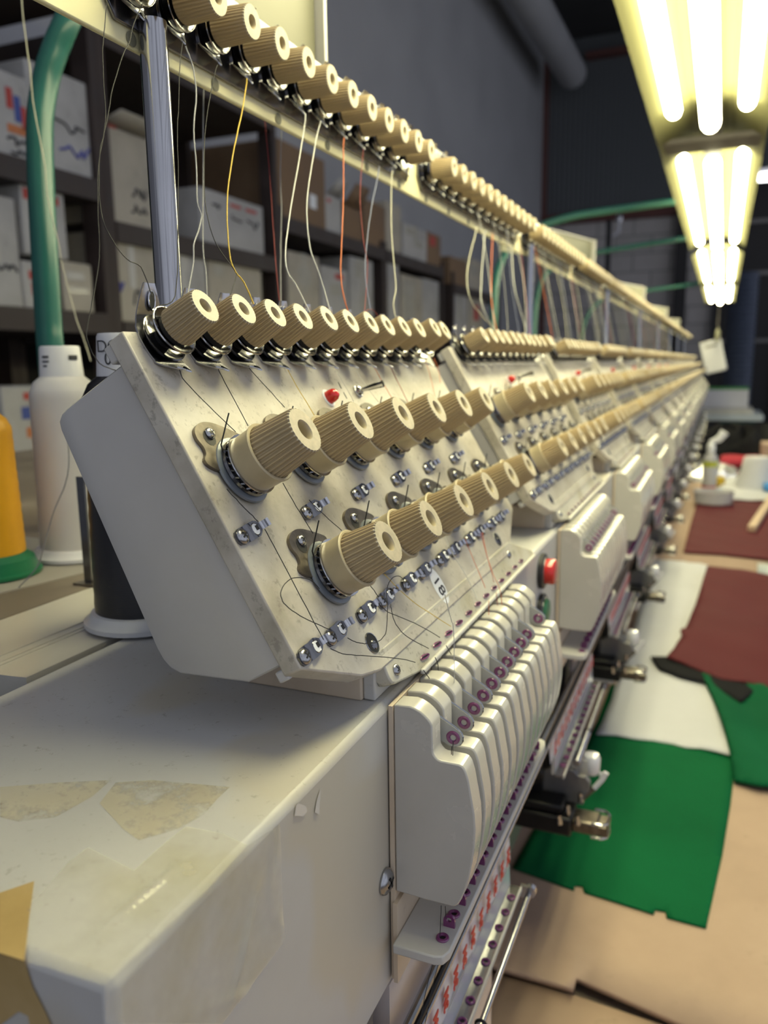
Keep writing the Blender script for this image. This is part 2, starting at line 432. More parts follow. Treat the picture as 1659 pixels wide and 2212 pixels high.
def shared(key, fn):
    if key not in MESH:
        mb = MB(); fn(mb); MESH[key] = mb.mesh(key)
    return MESH[key]
def tension_box(level):
    b = (-.1, .283, -.0998)
    root = thing('tension_box', 'x', 'tension box', b, 'tension boxes along the machine')
    if level == 2:      # far down the row: knob rows, plate and tray read as one piece
        mb = MB(); add_tray(mb); add_plate(mb); add_ledge(mb)
        for y in Y1: mb.fr = PF(y, .0035); add_knob(mb, .0008, .0187, .0056, .0050, .0019, 12, 0, 1)
        for y in Y2: mb.fr = PF(y, .0441); add_knob(mb, .0105, .0241, .0079, .0067, .0028, 14, 0, 1); add_collar(mb, 14)
        for y in Y3: mb.fr = PF(y, .0806); add_knob(mb, .0105, .0225, .0079, .0067, .0028, 14, 0, 1); add_collar(mb, 14)
        mb.mat = 'dark_chrome'
        for y, t in guide_spots(): mb.fr = PF(y, t); mb.box(-.003, .010, -.003, .003, 0, .002)
        mb.fr = ID
        part('body', mb, root); return root
    mb = MB(); add_tray(mb); part('back_tray', mb, root, smooth=50)
    mb = MB(); add_plate(mb); part('front_plate', mb, root, bevel=.0005)
    mb = MB(); add_ledge(mb); part('eyelet_ledge', mb, root, bevel=.0006)
    for k in range(12):
        part('eyelet', None, root, ledge_at(.2345 + .0125*k, .0098), LROT, mesh=shared('eyelet_slot', add_slot))
    rg = 32 if level == 0 else 24
    def sk(mb): add_knob(mb, .0078, .0187, .0057, .0051, .0019, 30 if level == 0 else 20, .0005, 4 if level == 0 else 3)
    def bk(zt): return lambda mb: add_knob(mb, .0105, zt, .0079, .0067, .0028, rg, .0006, 4 if level == 0 else 3)
    jit = [0, .0004, 0, -.0003, .0002, 0, .0003, -.0002, 0, .0002, .0016, .0004]
    for k, y in enumerate(Y1):
        if level == 0:
            p = part('small_tension_knob', None, root, PL(y, .0035, jit[k]), PROT, mesh=shared('small_knob', sk))
            p.rotation_euler = (Matrix(PROT.to_matrix()) @ Matrix.Rotation(k*.7, 3, 'Z')).to_euler()
            part('tension_discs', None, p, mesh=shared('small_discs', add_small_discs)).location = (0, 0, -jit[k]*K); p.children[-1].scale = (.93, .93, 1)
            q = part('hook_plate', None, p, mesh=shared('hook_plate', add_hook_plate)); q.rotation_euler = (0, 0, -k*.7); q.location = (0, 0, -jit[k]*K)
        else:
            part('small_tension_knob', None, root, PL(y, .0035, 0), PROT, mesh=shared('small_knob_all', lambda m: (sk(m), add_small_discs(m, 16), add_hook_plate(m, False))))
    for row, (ys, t, zt) in enumerate(((Y2, .0441, .0241), (Y3, .0806, .0225))):
        for k, y in enumerate(ys):
            if level == 0:
                p = part('large_tension_knob', None, root, PL(y, t), PROT, mesh=shared('big_knob%d' % row, bk(zt)))
                a = (k*1.3 + row) % 1.0
                p.rotation_euler = (Matrix(PROT.to_matrix()) @ Matrix.Rotation(a, 3, 'Z')).to_euler()
                for nm, fn in (('collar', add_collar), ('tension_discs', add_big_discs)): part(nm, None, p, mesh=shared('big_' + nm, fn))
                q = part('mounting_plate', None, p, mesh=shared('big_ear', add_ear)); q.rotation_euler = (0, 0, -a)
                def sc(mb): add_screw(mb, .0018, (-.0063, .0120), .0011)
                q = part('screw', None, p, mesh=shared('ear_screw', sc)); q.rotation_euler = (0, 0, -a)
                def spr(mb):
                    mb.mat = 'black_metal'
                    mb.tube([(-.0066, .0050, .0022), (-.0058, .0078, .0024), (-.0026, .0135, .0060), (-.0018, .0148, .0068)], .00022, 5)
                q = part('check_spring', None, p, mesh=shared('check_spring', spr)); q.rotation_euler = (0, 0, -a)
            else:
                def al(m, zt=zt): bk(zt)(m); add_collar(m, 18); add_big_discs(m, 18); add_ear(m); add_screw(m, .0018, (-.0063, .0120), .0011, 8)
                part('large_tension_knob', None, root, PL(y, t), PROT, mesh=shared('big_knob_all%d' % row, al))
    for y, t in guide_spots():
        if level == 0:
            g = part('thread_guide', None, root, PL(y, t), PROT, mesh=shared('guide', add_guide))
            part('screw', None, g, mesh=shared('guide_screw', lambda m: add_screw(m, .0022, (0, 0), .0005)))
            g.rotation_euler = (Matrix(PROT.to_matrix()) @ Matrix.Rotation(.10, 3, 'Z')).to_euler()
        else: part('thread_guide', None, root, PL(y, t), PROT, mesh=shared('guide_all', lambda m: (add_guide(m, 8), add_screw(m, .0022, (0, 0), .0005, 8))))
    part('indicator_lamp', None, root, PL(.2614, .0246), PROT, mesh=shared('led', add_led))
    part('toggle_switch', None, root, PL(.2880, .0232), PROT, mesh=shared('toggle', add_switch))
    if level == 0:
        def mk(mb):
            mb.mat = 'ink_dark'
            for y0, y1 in ((.0024, .0052), (.0068, .0096)): mb.fr = PF(.2760, .0240, .00008); mb.box(-.0002, .0003, y0-.004, y1-.004, 0, .00006)
            mb.fr = PF(.2795, .0330, .0001); mb.torus(.0011, .00022, 0, 16, 4); mb.fr = ID
        mb = MB(); mk(mb); part('switch_marking', mb, root)
        def hole(mb):
            mb.mat = 'black_gap'; mb.disc(.0032, .0001, 20); mb.mat = 'steel'; mb.torus(.0032, .0002, .0001, 20, 5); mb.mat = 'dark_chrome'; mb.lathe([(.0016, .00012), (.0012, .0004)], 10, (.0006, -.0008), cap1=True)
        for y in (.2062, .3529): part('screw_hole', None, root, PL(y, .1049 if y < .3 else .1040), PROT, mesh=shared('hole', hole))
        for y in (.2122, .3570):
            part('screw', None, root, ledge_at(y + .0006, .0062 if y < .3 else .0030), LROT, mesh=shared('flat_screw', lambda m: add_screw(m, .0019)))
    return root
def beam_mat():
    m, nt, b = nodes('beam_paint')
    v = coords(nt)
    n1 = noise(nt, v, 9, 5); n2 = noise(nt, v, 230, 5, .75); n3 = noise(nt, v, 5, 3)
    c = ramp(nt, n1, [(.3, (.44, .435, .42)), (.7, (.50, .495, .48))])
    stain = ramp(nt, n3, [(.56, 0.), (.60, .55)])
    c = mix(nt, stain, c, (.47, .42, .31))
    g = nt.nodes.new('ShaderNodeNewGeometry'); sp = nt.nodes.new('ShaderNodeSeparateXYZ'); lk(nt, g.outputs['Normal'], sp.inputs[0])
    up = ramp(nt, sp.outputs[2], [(.5, 0.), (.9, 1.)])
    dirt = ramp(nt, n2, [(.60, 0.), (.70, .5)])
    mu = nt.nodes.new('ShaderNodeMath'); mu.operation = 'MULTIPLY'; lk(nt, up, mu.inputs[0]); lk(nt, dirt, mu.inputs[1])
    c = mix(nt, mu.outputs[0], c, (.20, .17, .13))
    lk(nt, c, b.inputs['Base Color']); b.inputs['Roughness'].default_value = .45; b.inputs['Coat Weight'].default_value = .04
    bump(nt, b, n2, .05, .0005)
beam_mat()
def tape_mat():
    m, nt, b = nodes('clear_tape')
    v = coords(nt); n1 = noise(nt, v, 14, 5, .6); n2 = noise(nt, v, 60, 5, .7)
    w = nt.nodes.new('ShaderNodeTexNoise'); w.noise_type = 'RIDGED_MULTIFRACTAL'; w.inputs['Scale'].default_value = 7; w.inputs['Detail'].default_value = 2; w.inputs['Distortion'].default_value = 2.0; lk(nt, v, w.inputs[0])
    c = ramp(nt, n1, [(.38, (.62, .57, .38)), (.5, (.72, .69, .58)), (.65, (.80, .78, .74))])
    lk(nt, mix(nt, ramp(nt, n2, [(.6, 0.), (.75, .5)]), c, (.30, .25, .15)), b.inputs['Base Color'])
    b.inputs['Roughness'].default_value = .14; lk(nt, ramp(nt, n1, [(.36, .45), (.55, .2)]), b.inputs['Alpha'])
    b.inputs['Coat Weight'].default_value = .6
    a = nt.nodes.new('ShaderNodeMath'); a.operation = 'ADD'
    lk(nt, w.outputs[0], a.inputs[0]); lk(nt, ramp(nt, n2, [(.3, 0.), (.8, .06)]), a.inputs[1])
    bump(nt, b, a.outputs[0], .4, .003)
tape_mat()
mottled('masking_tape', [(.33, .225, .085), (.40, .28, .11), (.46, .33, .15)], .45, 20)
mottled('adhesive_stain', [(.52, .46, .33), (.57, .52, .39), (.60, .56, .45)], .35, 20, ((.2, .14, .07), .63, .7))
_m = MATS['adhesive_stain']; _nt = _m.node_tree
lk(_nt, ramp(_nt, noise(_nt, coords(_nt), 26, 6, .7), [(.40, .05), (.54, .7)]), _nt.nodes['Principled BSDF'].inputs['Alpha'])
plain('residue', (.62, .60, .56), .25, var=.1, coat=.3)
# the room
mottled('wall_grey', [(.32, .32, .335), (.345, .345, .36), (.37, .37, .385)], .8, 1.2)
def siding():
    m, nt, b = nodes('siding'); v = coords(nt)
    w = nt.nodes.new('ShaderNodeTexWave'); w.bands_direction = 'X'; w.inputs['Scale'].default_value = 4.2; w.inputs['Distortion'].default_value = 0; lk(nt, v, w.inputs[0])
    c = ramp(nt, w.outputs['Fac'], [(.0, (.05, .056, .062)), (.45, (.10, .11, .12)), (1., (.12, .13, .14))])
    lk(nt, c, b.inputs['Base Color']); b.inputs['Roughness'].default_value = .6; bump(nt, b, w.outputs['Fac'], .5, .03)
siding()
def blocks():
    m, nt, b = nodes('cinder_block'); v = coords(nt)
    t = nt.nodes.new('ShaderNodeMapping'); t.inputs['Rotation'].default_value = (pi/2, 0, 0); lk(nt, v, t.inputs[0])
    br = nt.nodes.new('ShaderNodeTexBrick'); br.inputs['Scale'].default_value = 1.0; br.inputs['Brick Width'].default_value = .55; br.inputs['Row Height'].default_value = .27
    br.inputs['Mortar Size'].default_value = .012
    br.inputs['Color1'].default_value = (.46, .44, .43, 1); br.inputs['Color2'].default_value = (.54, .51, .50, 1); br.inputs['Mortar'].default_value = (.27, .26, .25, 1)
    lk(nt, t.outputs[0], br.inputs[0])
    n = noise(nt, v, 6, 5)
    lk(nt, mix(nt, ramp(nt, n, [(.3, .0), (.8, .35)]), br.outputs[0], (.36, .345, .335)), b.inputs['Base Color']); b.inputs['Roughness'].default_value = .9
    bump(nt, b, br.outputs['Fac'], .4, -.01)
blocks()
mottled('floor_concrete', [(.13, .125, .12), (.16, .155, .15), (.19, .185, .18)], .6, 2)
plain('ceiling_dark', (.035, .035, .037), .9, scale=3)
plain('girt_red', (.12, .045, .038), .7, scale=4)
plain('door_dark', (.022, .020, .022), .6, scale=5)
plain('rack_back', (.006, .006, .006), .9)  # near black: shade inside the racks put into the colour
mottled('rack_brown', [(.030, .020, .018), (.040, .027, .023), (.05, .034, .03)], .6, 8)
mottled('rack_edge', [(.036, .027, .025), (.045, .033, .03), (.055, .041, .037)], .6, 8)
mottled('board_shelf', [(.16, .115, .08), (.20, .15, .105), (.24, .18, .13)], .6, 6)
plain('hose_green', (.018, .105, .088), .3, var=.15, scale=14, spec=.3)
plain('pipe_green', (.02, .14, .10), .4, var=.15, scale=5)
plain('duct_blue', (.075, .092, .14), .6, var=.2, scale=20)
def fabric(name, col, sc=900, var=.15, rough=.85, sheen=.0):
    m, nt, b = nodes(name); v = coords(nt)
    n = noise(nt, v, 5, 4); n2 = noise(nt, v, sc, 2)
    c = ramp(nt, n, [(.3, tuple(x*(1-var) for x in col)), (.7, tuple(min(1, x*(1+var)) for x in col))])
    lk(nt, c, b.inputs['Base Color']); b.inputs['Roughness'].default_value = rough; b.inputs['Sheen Weight'].default_value = sheen; b.inputs['Specular IOR Level'].default_value = .08
    bump(nt, b, n2, .25, .0006)
fabric('felt_green', (.004, .098, .034)); fabric('knit_green', (.004, .085, .034), 300); fabric('cloth_white', (.56, .565, .59), var=.05)
fabric('cloth_maroon', (.10, .019, .025), var=.06, rough=.7); fabric('cloth_black', (.012, .012, .014)); fabric('cloth_dark', (.011, .011, .014)); fabric('cloth_red', (.45, .05, .07))
fabric('cloth_blue', (.10, .32, .75))
mottled('cardboard', [(.37, .255, .185), (.425, .30, .22), (.46, .335, .25)], .75, 5, ((.33, .24, .17), .62, .5))
mottled('cardboard_brown', [(.17, .105, .06), (.20, .125, .07), (.22, .145, .085)], .75, 5)
mottled('carton_white', [(.33, .32, .31), (.40, .39, .38), (.46, .45, .44)], .5, 5, ((.25, .23, .21), .6, .5))
mottled('carton_cream', [(.34, .31, .25), (.41, .37, .30), (.45, .41, .34)], .5, 5, ((.25, .23, .19), .6, .5))
plain('packing_tape', (.5, .48, .42), .08, var=.1, coat=.6, scale=20)
plain('marker_blue', (.08, .09, .35), .6); plain('marker_black', (.06, .06, .065), .6); plain('print_red', (.42, .05, .04), .6); plain('print_orange', (.5, .17, .06), .6); plain('print_blue', (.05, .08, .3), .6)
def lined(name, col, dark, per, dirz=True, rough=.4):
    m, nt, b = nodes(name); v = coords(nt); w = nt.nodes.new('ShaderNodeTexWave'); w.bands_direction = 'Z'
    w.inputs['Scale'].default_value = per; w.inputs['Distortion'].default_value = 1.2; w.inputs['Detail'].default_value = 3; w.inputs['Detail Scale'].default_value = 1.5; lk(nt, v, w.inputs[0])
    n = noise(nt, v, 25, 3)
    c = ramp(nt, w.outputs['Fac'], [(0., dark), (.6, col), (1., tuple(min(1, x*1.08) for x in col))])
    lk(nt, mix(nt, ramp(nt, n, [(.4, 0.), (.7, .25)]), c, dark), b.inputs['Base Color']); b.inputs['Roughness'].default_value = rough; bump(nt, b, w.outputs['Fac'], .15, .0004)
lined('yarn_white', (.66, .64, .62), (.56, .53, .50), 300); lined('yarn_black', (.012, .012, .016), (.006, .006, .008), 300, rough=.35); lined('yarn_yellow', (.72, .36, .008), (.55, .25, .005), 300)
plain('cone_white', (.68, .68, .70), .35, var=.04); plain('cone_grey', (.50, .51, .53), .3, var=.06); plain('cone_green', (.005, .13, .055), .35, var=.1)
mottled('table_board', [(.26, .24, .21), (.31, .29, .255), (.36, .335, .30)], .5, 5)
mottled('old_wood', [(.12, .095, .075), (.17, .14, .11), (.22, .185, .15)], .6, 8)
mottled('grey_sheet', [(.42, .40, .36), (.47, .45, .40), (.52, .50, .45)], .35, 8)
plain('light_wood', (.58, .42, .28), .55, var=.12, scale=30)
plain('reflector', (.115, .112, .056), .9, var=.03, scale=4, spec=.05)
plain('fixture_dark', (.10, .09, .085), .6)
plain('plastic_bag', (.75, .75, .78), .12, var=.05, trans=.45, coat=.4)
plain('tub_clear', (.72, .72, .74), .1, trans=.5, var=.04)
plain('spray_clear', (.55, .55, .57), .15, trans=.3, var=.05)
plain('label_lime', (.42, .45, .03), .5); plain('slab_blue', (.50, .56, .62), .35, scale=5); plain('panel_grey', (.66, .66, .72), .4, scale=4); plain('trim_green', (.05, .26, .06), .5)
emitter('tube_glow', (1., .93, .55), 26.)
emitter('far_tube_glow', (1., 1., 1.), 5.)
# ------------------------------------------------------------------ needle cases: finned cover over the take-up levers
SC = .2065/.209
COV = [(x*SC, z*SC) for x, z in [(-.0858, -.1012), (-.0807, -.1008), (-.0790, -.1012), (-.0772, -.1020), (-.0759, -.1029), (-.0748, -.1039), (-.0740, -.1049), (-.0735, -.1059), (-.0733, -.1140), (-.0731, -.1149), (-.0725, -.1157), (-.0718, -.1163), (-.0710, -.1166),
        (-.0652, -.1167), (-.0641, -.1171), (-.0634, -.1179), (-.0629, -.1190), (-.0622, -.1212), (-.0612, -.1270), (-.0603, -.1320), (-.0600, -.1370), (-.0602, -.1425), (-.0607, -.1470), (-.0615, -.1520), (-.0628, -.1573), (-.0642, -.1611), (-.0652, -.1632), (-.0662, -.1641), (-.0672, -.1644),
        (-.0760, -.1644), (-.0858, -.1640)]]
CORE = [(x*SC, z*SC) for x, z in [(-.0858, -.1080), (-.0800, -.1082), (-.0780, -.1100), (-.0770, -.1170), (-.0757, -.1188), (-.0740, -.1196), (-.0668, -.1196), (-.0645, -.1200), (-.0635, -.1230), (-.0622, -.1290), (-.0614, -.1340), (-.0612, -.1390), (-.0616, -.1450), (-.0628, -.1525), (-.0642, -.1575), (-.0660, -.1610), (-.0858, -.1620)]]
NP = .01117
NPR = .01162
LEVY = [.2160 + NP*k for k in range(12)]
def add_cover(mb):
    mb.mat = 'cover_plastic'
    ed = .2065
    for k in range(13):
        y1 = (LEVY[k] - .0018) if k < 12 else .3485
        mb.prism([(z, x) for x, z in COV], ed, y1, 'y')
        if k < 12: ed = LEVY[k] + .0017
    mb.mat = 'lever_paint'
    mb.prism([(z, x) for x, z in CORE], .2080, .3470, 'y')
def lever_frame(): pass
LTIP = pY(979.8, 1592, .2160)
def add_lever(mb):
    """take-up lever arm, drawn in x (away from the case) and z, centred on its eyelet"""
    mb.mat = 'lever_paint'
    pts = [(-.0165, .0128), (-.0150, .0134), (.0006, .0030)]
    pts = [(-.0110, .0095), (.0004, .0033)] + [(.0030*cos(a), .0030*sin(a)) for a in [rad(d) for d in (50, 25, 0, -30, -60, -90, -120)]] + [(-.0060, -.0010), (-.0110, .0020)]
    mb.prism([(z, x) for x, z in pts], -.0005, .0005, 'y')
    mb.mat = 'steel'
    mb.tube([(-.0110, 0, .0096), (.0004, 0, .0034)] + [(.00305*cos(rad(d)), 0, .00305*sin(rad(d))) for d in (60, 35, 10, -15, -45, -80, -110)], .0003, 4)
def add_lever_eye(mb):
    mb.mat = 'purple_ceramic'; mb.fr = ((0, 0, 0), (1, 0, 0), (0, 0, 1), (0, -1, 0))
    mb.lathe([(.0009, .0006), (.0012, .0010), (.0019, .0010), (.0022, .0006), (.0022, -.0006), (.0019, -.0010), (.0010, -.0010), (.0008, 0), (.0009, .0006)], 20)
    mb.mat = 'pale_paint'; mb.disc(.0009, .0003, 12); mb.fr = ID
def add_ring(mb):
    mb.mat = 'purple_ceramic'; mb.torus(.0015, .0006, .0003, 22, 8); mb.mat = 'black_gap'; mb.disc(.0010, .0002, 14)
def add_hook(mb):
    mb.mat = 'purple_ceramic'
    o = [(-.0019, 0), (.0019, 0), (.0019, .0022)] + [(.0019*cos(rad(d)), .0024 + .0019*sin(rad(d))) for d in (25, 50, 75, 105, 130, 155)] + [(-.0019, .0022)]
    i = [(.0009*cos(rad(d)), .0026 + .0008*sin(rad(d))) for d in range(0, 360, 30)]
    n = len(o)
    A = [mb.P((x, -.0005, z)) for x, z in o]; B = [mb.P((x, .0005, z)) for x, z in o]
    Ai = [mb.P((x, -.0005, z)) for x, z in i]; Bi = [mb.P((x, .0005, z)) for x, z in i]
    for k in range(n): j = (k+1) % n; mb.F(A[j], A[k], B[k], B[j])
    for k in range(12): j = (k+1) % 12; mb.F(Ai[k], Ai[j], Bi[j], Bi[k])
    # faces between outline and hole
    def near(p): return min(range(12), key=lambda q: (i[q][0]-p[0])**2 + (i[q][1]-p[1])**2)
    for k in range(n):
        j = (k+1) % n; a, b = near(o[k]), near(o[j])
        seq = [a]
        while seq[-1] != b: seq.append((seq[-1]+1) % 12)
        if len(seq) > 8: seq = [a]
        mb.F(A[k], A[j], *[Ai[q] for q in reversed(seq)]) if len(seq) >= 1 else None
        mb.F(B[j], B[k], *[Bi[q] for q in seq])
def needle_case(level):
    b = (-.0848, .278, -.1644)
    root = thing('needle_case', 'x', 'needle case', b, 'needle cases along the machine')
    def plate(mb):
        mb.mat = 'pale_paint'
        o = [(-.0836, .2004), (-.0700, .2004), (-.0675, .2014), (-.0663, .2045), (-.0663, .3480), (-.0673, .3520), (-.0695, .3535), (-.0836, .3535)]
        mb.prism(o, -.1792, -.1760)
    def base(mb):
        mb.mat = 'base_beige'; mb.box(-.0862, -.0849, .2058, .3500, -.1930, -.1002); mb.box(-.0850, -.0836, .2045, .3500, -.1930, -.1650)
    if level == 2:
        mb = MB(); add_cover(mb); plate(mb); base(mb)
        mb.mat = 'purple_ceramic'
        for k in range(12): mb.box(-.0725, -.0675, .2066 + NPR*k, .2126 + NPR*k, -.1760, -.1725)
        part('body', mb, root); return root
    mb = MB(); add_cover(mb); part('cover', mb, root, bevel=.0005 if level == 0 else 0, smooth=28)
    mb = MB(); base(mb); part('base_plate', mb, root)
    mb = MB(); plate(mb); part('eyelet_plate', mb, root, bevel=.0005)
    for k, y in enumerate(LEVY):
        if k == 10: continue
        l = part('take_up_lever', None, root, (LTIP.x, y, LTIP.z), mesh=shared('lever', add_lever))
        part('eyelet', None, l, mesh=shared('lever_eye', add_lever_eye))
    for k in range(12):
        part('eyelet', None, root, (-.0701, .2086 + NPR*k, -.1760), mesh=shared('ring', add_ring))
        part('thread_hook', None, root, (-.0698, .2146 + NPR*k, -.1760), mesh=shared('hook', add_hook))
    return root
# ------------------------------------------------------------------ lower eyelet strips with the red-lettered tape
def guide_strip(level):
    b = (-.080, .27, -.25)
    root = thing('eyelet_strip', 'x', 'eyelet strip', b, 'eyelet strips under the needle cases')
    mb = MB(); mb.mat = 'steel'; mb.box(-.0806, -.0752, .186, .3430, -.2505, -.2495)
    mb.mat = 'pale_paint'; mb.box(-.0756, -.0749, .186, .3430, -.2512, -.2491)
    part('flange', mb, root)
    mb = MB(); mb.mat = 'gloss_white'
    mb.poly([(-.0807, .186, -.2495), (-.0807, .3430, -.2495), (-.0812, .3430, -.2392), (-.0812, .186, -.2392)])
    mb.mat = 'pale_paint'; mb.box(-.0826, -.0813, .186, .3430, -.2495, -.2385)
    part('back_lip', mb, root, label='glossy white back lip mirroring the eyelets')
    # backing tape: gently wavy
    mb = MB(); mb.mat = 'tape_white'
    n = 40; top = lambda i: -.2215 - .0012*sin(i*.45) - (.006*max(0, 1-i/7))
    for i in range(n):
        y0, y1 = .178 + .170*i/n, .178 + .170*(i+1)/n
        for q in (0, 1):
            xa = lambda i: -.0818 - .0006*sin(i*.7)
            mb.poly([(xa(i)-.0002*q, y0, -.2392), (xa(i+1)-.0002*q, y1, -.2392), (xa(i+1)-.0012-.0002*q, y1, top(i+1)), (xa(i)-.0012-.0002*q, y0, top(i))][::1 if q == 0 else -1])
    tp = part('tape', mb, root, label='white backing tape printed 3M in red')
    if level < 2:
        R = Matrix(((0, 0, 1), (0, -1, 0), (1, 0, 0))).to_euler()
        nt = 14
        for i in range(nt):
            y = .186 + .0117*i
            o = text('lettering', '3M', .0068, 'ink_red', root, (-.0806, y, -.2312), R, bold=.0002)
            o.scale = (1.0, 1.0, 1)
    for k in range(13 if level < 2 else 0):
        part('eyelet', None, root, (-.0779, .1925 + NP*k + .0072, -.2495), mesh=shared('ring', add_ring))
    mb = MB(); mb.mat = 'chrome'
    mb.tube([(-.0722, .215, -.2545), (-.0722, .3505, -.2545)], .0014, 14)
    mb.tube([(-.0722, .215, -.2545), (-.0722, .262, -.2545)], .0021, 14)
    for i in range(22 if level == 0 else 0): mb.fr = ((-.0722, .2155 + .0021*i, -.2545), (1, 0, 0), (0, 0, -1), (0, 1, 0)); mb.torus(.0021, .0004, 0, 14, 5)
    mb.fr = ID
    part('rod', mb, root)
    mb = MB(); mb.mat = 'steel'; mb.box(-.0762, -.0712, .3455, .3475, -.2565, -.2505)
    mb.fr = ((-.0722, .3475, -.2545), (1, 0, 0), (0, 0, -1), (0, 1, 0)); mb.mat = 'chrome'; mb.lathe([(.0032, 0), (.0032, .003), (.0022, .0042), (.001, .005)], 10, cap0=True, cap1=True); mb.fr = ID
    part('rod_bracket', mb, root)
    mb = MB(); mb.mat = 'black_metal'; mb.fr = ((-.0722, .262, -.2545), (1, 0, 0), (0, 0, -1), (0, 1, 0)); mb.torus(.0023, .0005, 0, 14, 6); mb.fr = ID
    part('rod_ring', mb, root)
    return root
# ------------------------------------------------------------------ black attachment arms reaching out over the table
def attachment(level):
    b = (-.09, .211, -.30)
    root = thing('attachment_arm', 'x', 'attachment', b, 'attachment arms under the needle cases')
    mb = MB(); mb.mat = 'black_metal'
    mb.box(-.128, -.072, .200, .2235, -.2985, -.2860); mb.box(-.128, -.078, .203, .2205, -.2860, -.2800)
    mb.mat = 'brown_steel'; mb.box(-.0725, -.0560, .2035, .2200, -.2965, -.2880)
    part('arm', mb, root, bevel=.0015)
    mb = MB(); mb.mat = 'chrome'
    for z in (-.2875, -.2968):
        mb.tube([(-.0600, .2030, z), (-.0535, .2030, z), (-.0505, .2060, z), (-.0500, .2118, z), (-.0505, .2175, z), (-.0535, .2205, z), (-.0600, .2205, z)], .0009, 8)
    mb.mat = 'brown_steel'; mb.box(-.0590, -.0500, .2040, .2195, -.2960, -.2900)
    part('clip', mb, root, label='chrome clip at the end of the arm')
    mb = MB(); mb.mat = 'grey_metal'
    o = [(-.1000, -.2870), (-.0680, -.2870), (-.0665, -.2800), (-.0640, -.2760), (-.0640, -.2700), (-.0670, -.2665), (-.0720, -.2665), (-.0740, -.2640), (-.0850, -.2610), (-.0960, -.2680)]
    mb.prism([(z, x) for x, z in o], .2215, .2262, 'y'); part('cover_plate', mb, root, bevel=.0008)
    mb = MB(); mb.mat = 'black_metal'; mb.box(-.125, -.086, .224, .262, -.290, -.236); mb.box(-.110, -.094, .215, .226, -.286, -.250)
    mb.fr = ((-.100, .2150, -.2660), (1, 0, 0), (0, 0, 1), (0, -1, 0)); mb.lathe([(.007, 0), (.007, .003), (.0035, .0034), (.003, .006)], 18, cap1=True); mb.fr = ID
    part('block', mb, root, bevel=.001)
    mb = MB(); mb.mat = 'grey_metal'; mb.box(-.1000, -.0900, .262, .272, -.290, -.175); mb.mat = 'black_metal'; mb.box(-.0900, -.0870, .255, .270, -.290, -.180)
    part('post', mb, root, bevel=.0006)
    mb = MB(); mb.mat = 'gloss_white'; mb.fr = ((-.0665, .2420, -.2665), (1, 0, 0), (0, 1, 0), (0, 0, 1))
    mb.lathe([(.0052, -.007), (.0062, -.005), (.0062, .004), (.0052, .006), (.002, .0068)], 22, cap0=True, cap1=True)
    mb.mat = 'pale_paint'; mb.box(-.014, 0, -.006, .006, -.006, .004); mb.fr = ID
    part('knob', mb, root, label='rounded white plastic knob')
    mb = MB(); mb.mat = 'chrome'
    for x, y, z in ((-.0745, .2045, -.2840), (-.0720, .2190, -.2830), (-.0790, .2040, -.2905), (-.0690, .2035, -.2905)):
        mb.tube([(x, y, z), (x-.0004, y-.0008, z+.0058)], .0016, 8, True, [.0018, .0011])
    part('screws', mb, root) if False else None
    for i, (x, y, z) in enumerate(((-.0745, .2045, -.2845), (-.0690, .2190, -.2830), (-.0790, .2000, -.2900), (-.0680, .2020, -.2890))):
        m2 = MB(); m2.mat = 'chrome'; m2.tube([(0, 0, 0), (-.0006, -.0012, .0065)], .0016, 10, True, [.0019, .0012]); part('screw', None, root, (x, y, z), mesh=shared('att_screw', lambda m: (setattr(m, 'mat', 'chrome'), m.tube([(0, 0, 0), (-.0006, -.0012, .0065)], .0016, 10, True, [.0019, .0012]))))
    mb = MB(); mb.mat = 'brown_steel'; mb.tube([(-.070, .222, -.284), (-.0615, .224, -.2745)], .0018, 8)
    mb.mat = 'gloss_white'; mb.tube([(-.0615, .224, -.2745), (-.0565, .225, -.2675), (-.0545, .2255, -.2630)], .0018, 8)
    for z in (-.2645, -.2665): mb.tube([(-.0550, .2255, z), (-.0588, .2250, z+.0008)], .0007, 6)
    part('lever', mb, root, label='white finger lever on a brown stem')
    mb = MB(); mb.mat = 'yellow_label'; mb.box(-.0780, -.0720, .2440, .2560, -.2372, -.2360) if False else mb.box(-.100, -.090, .230, .246, -.2360, -.2352)
    part('label_plate', mb, root, label='small yellow label plate')
    return root
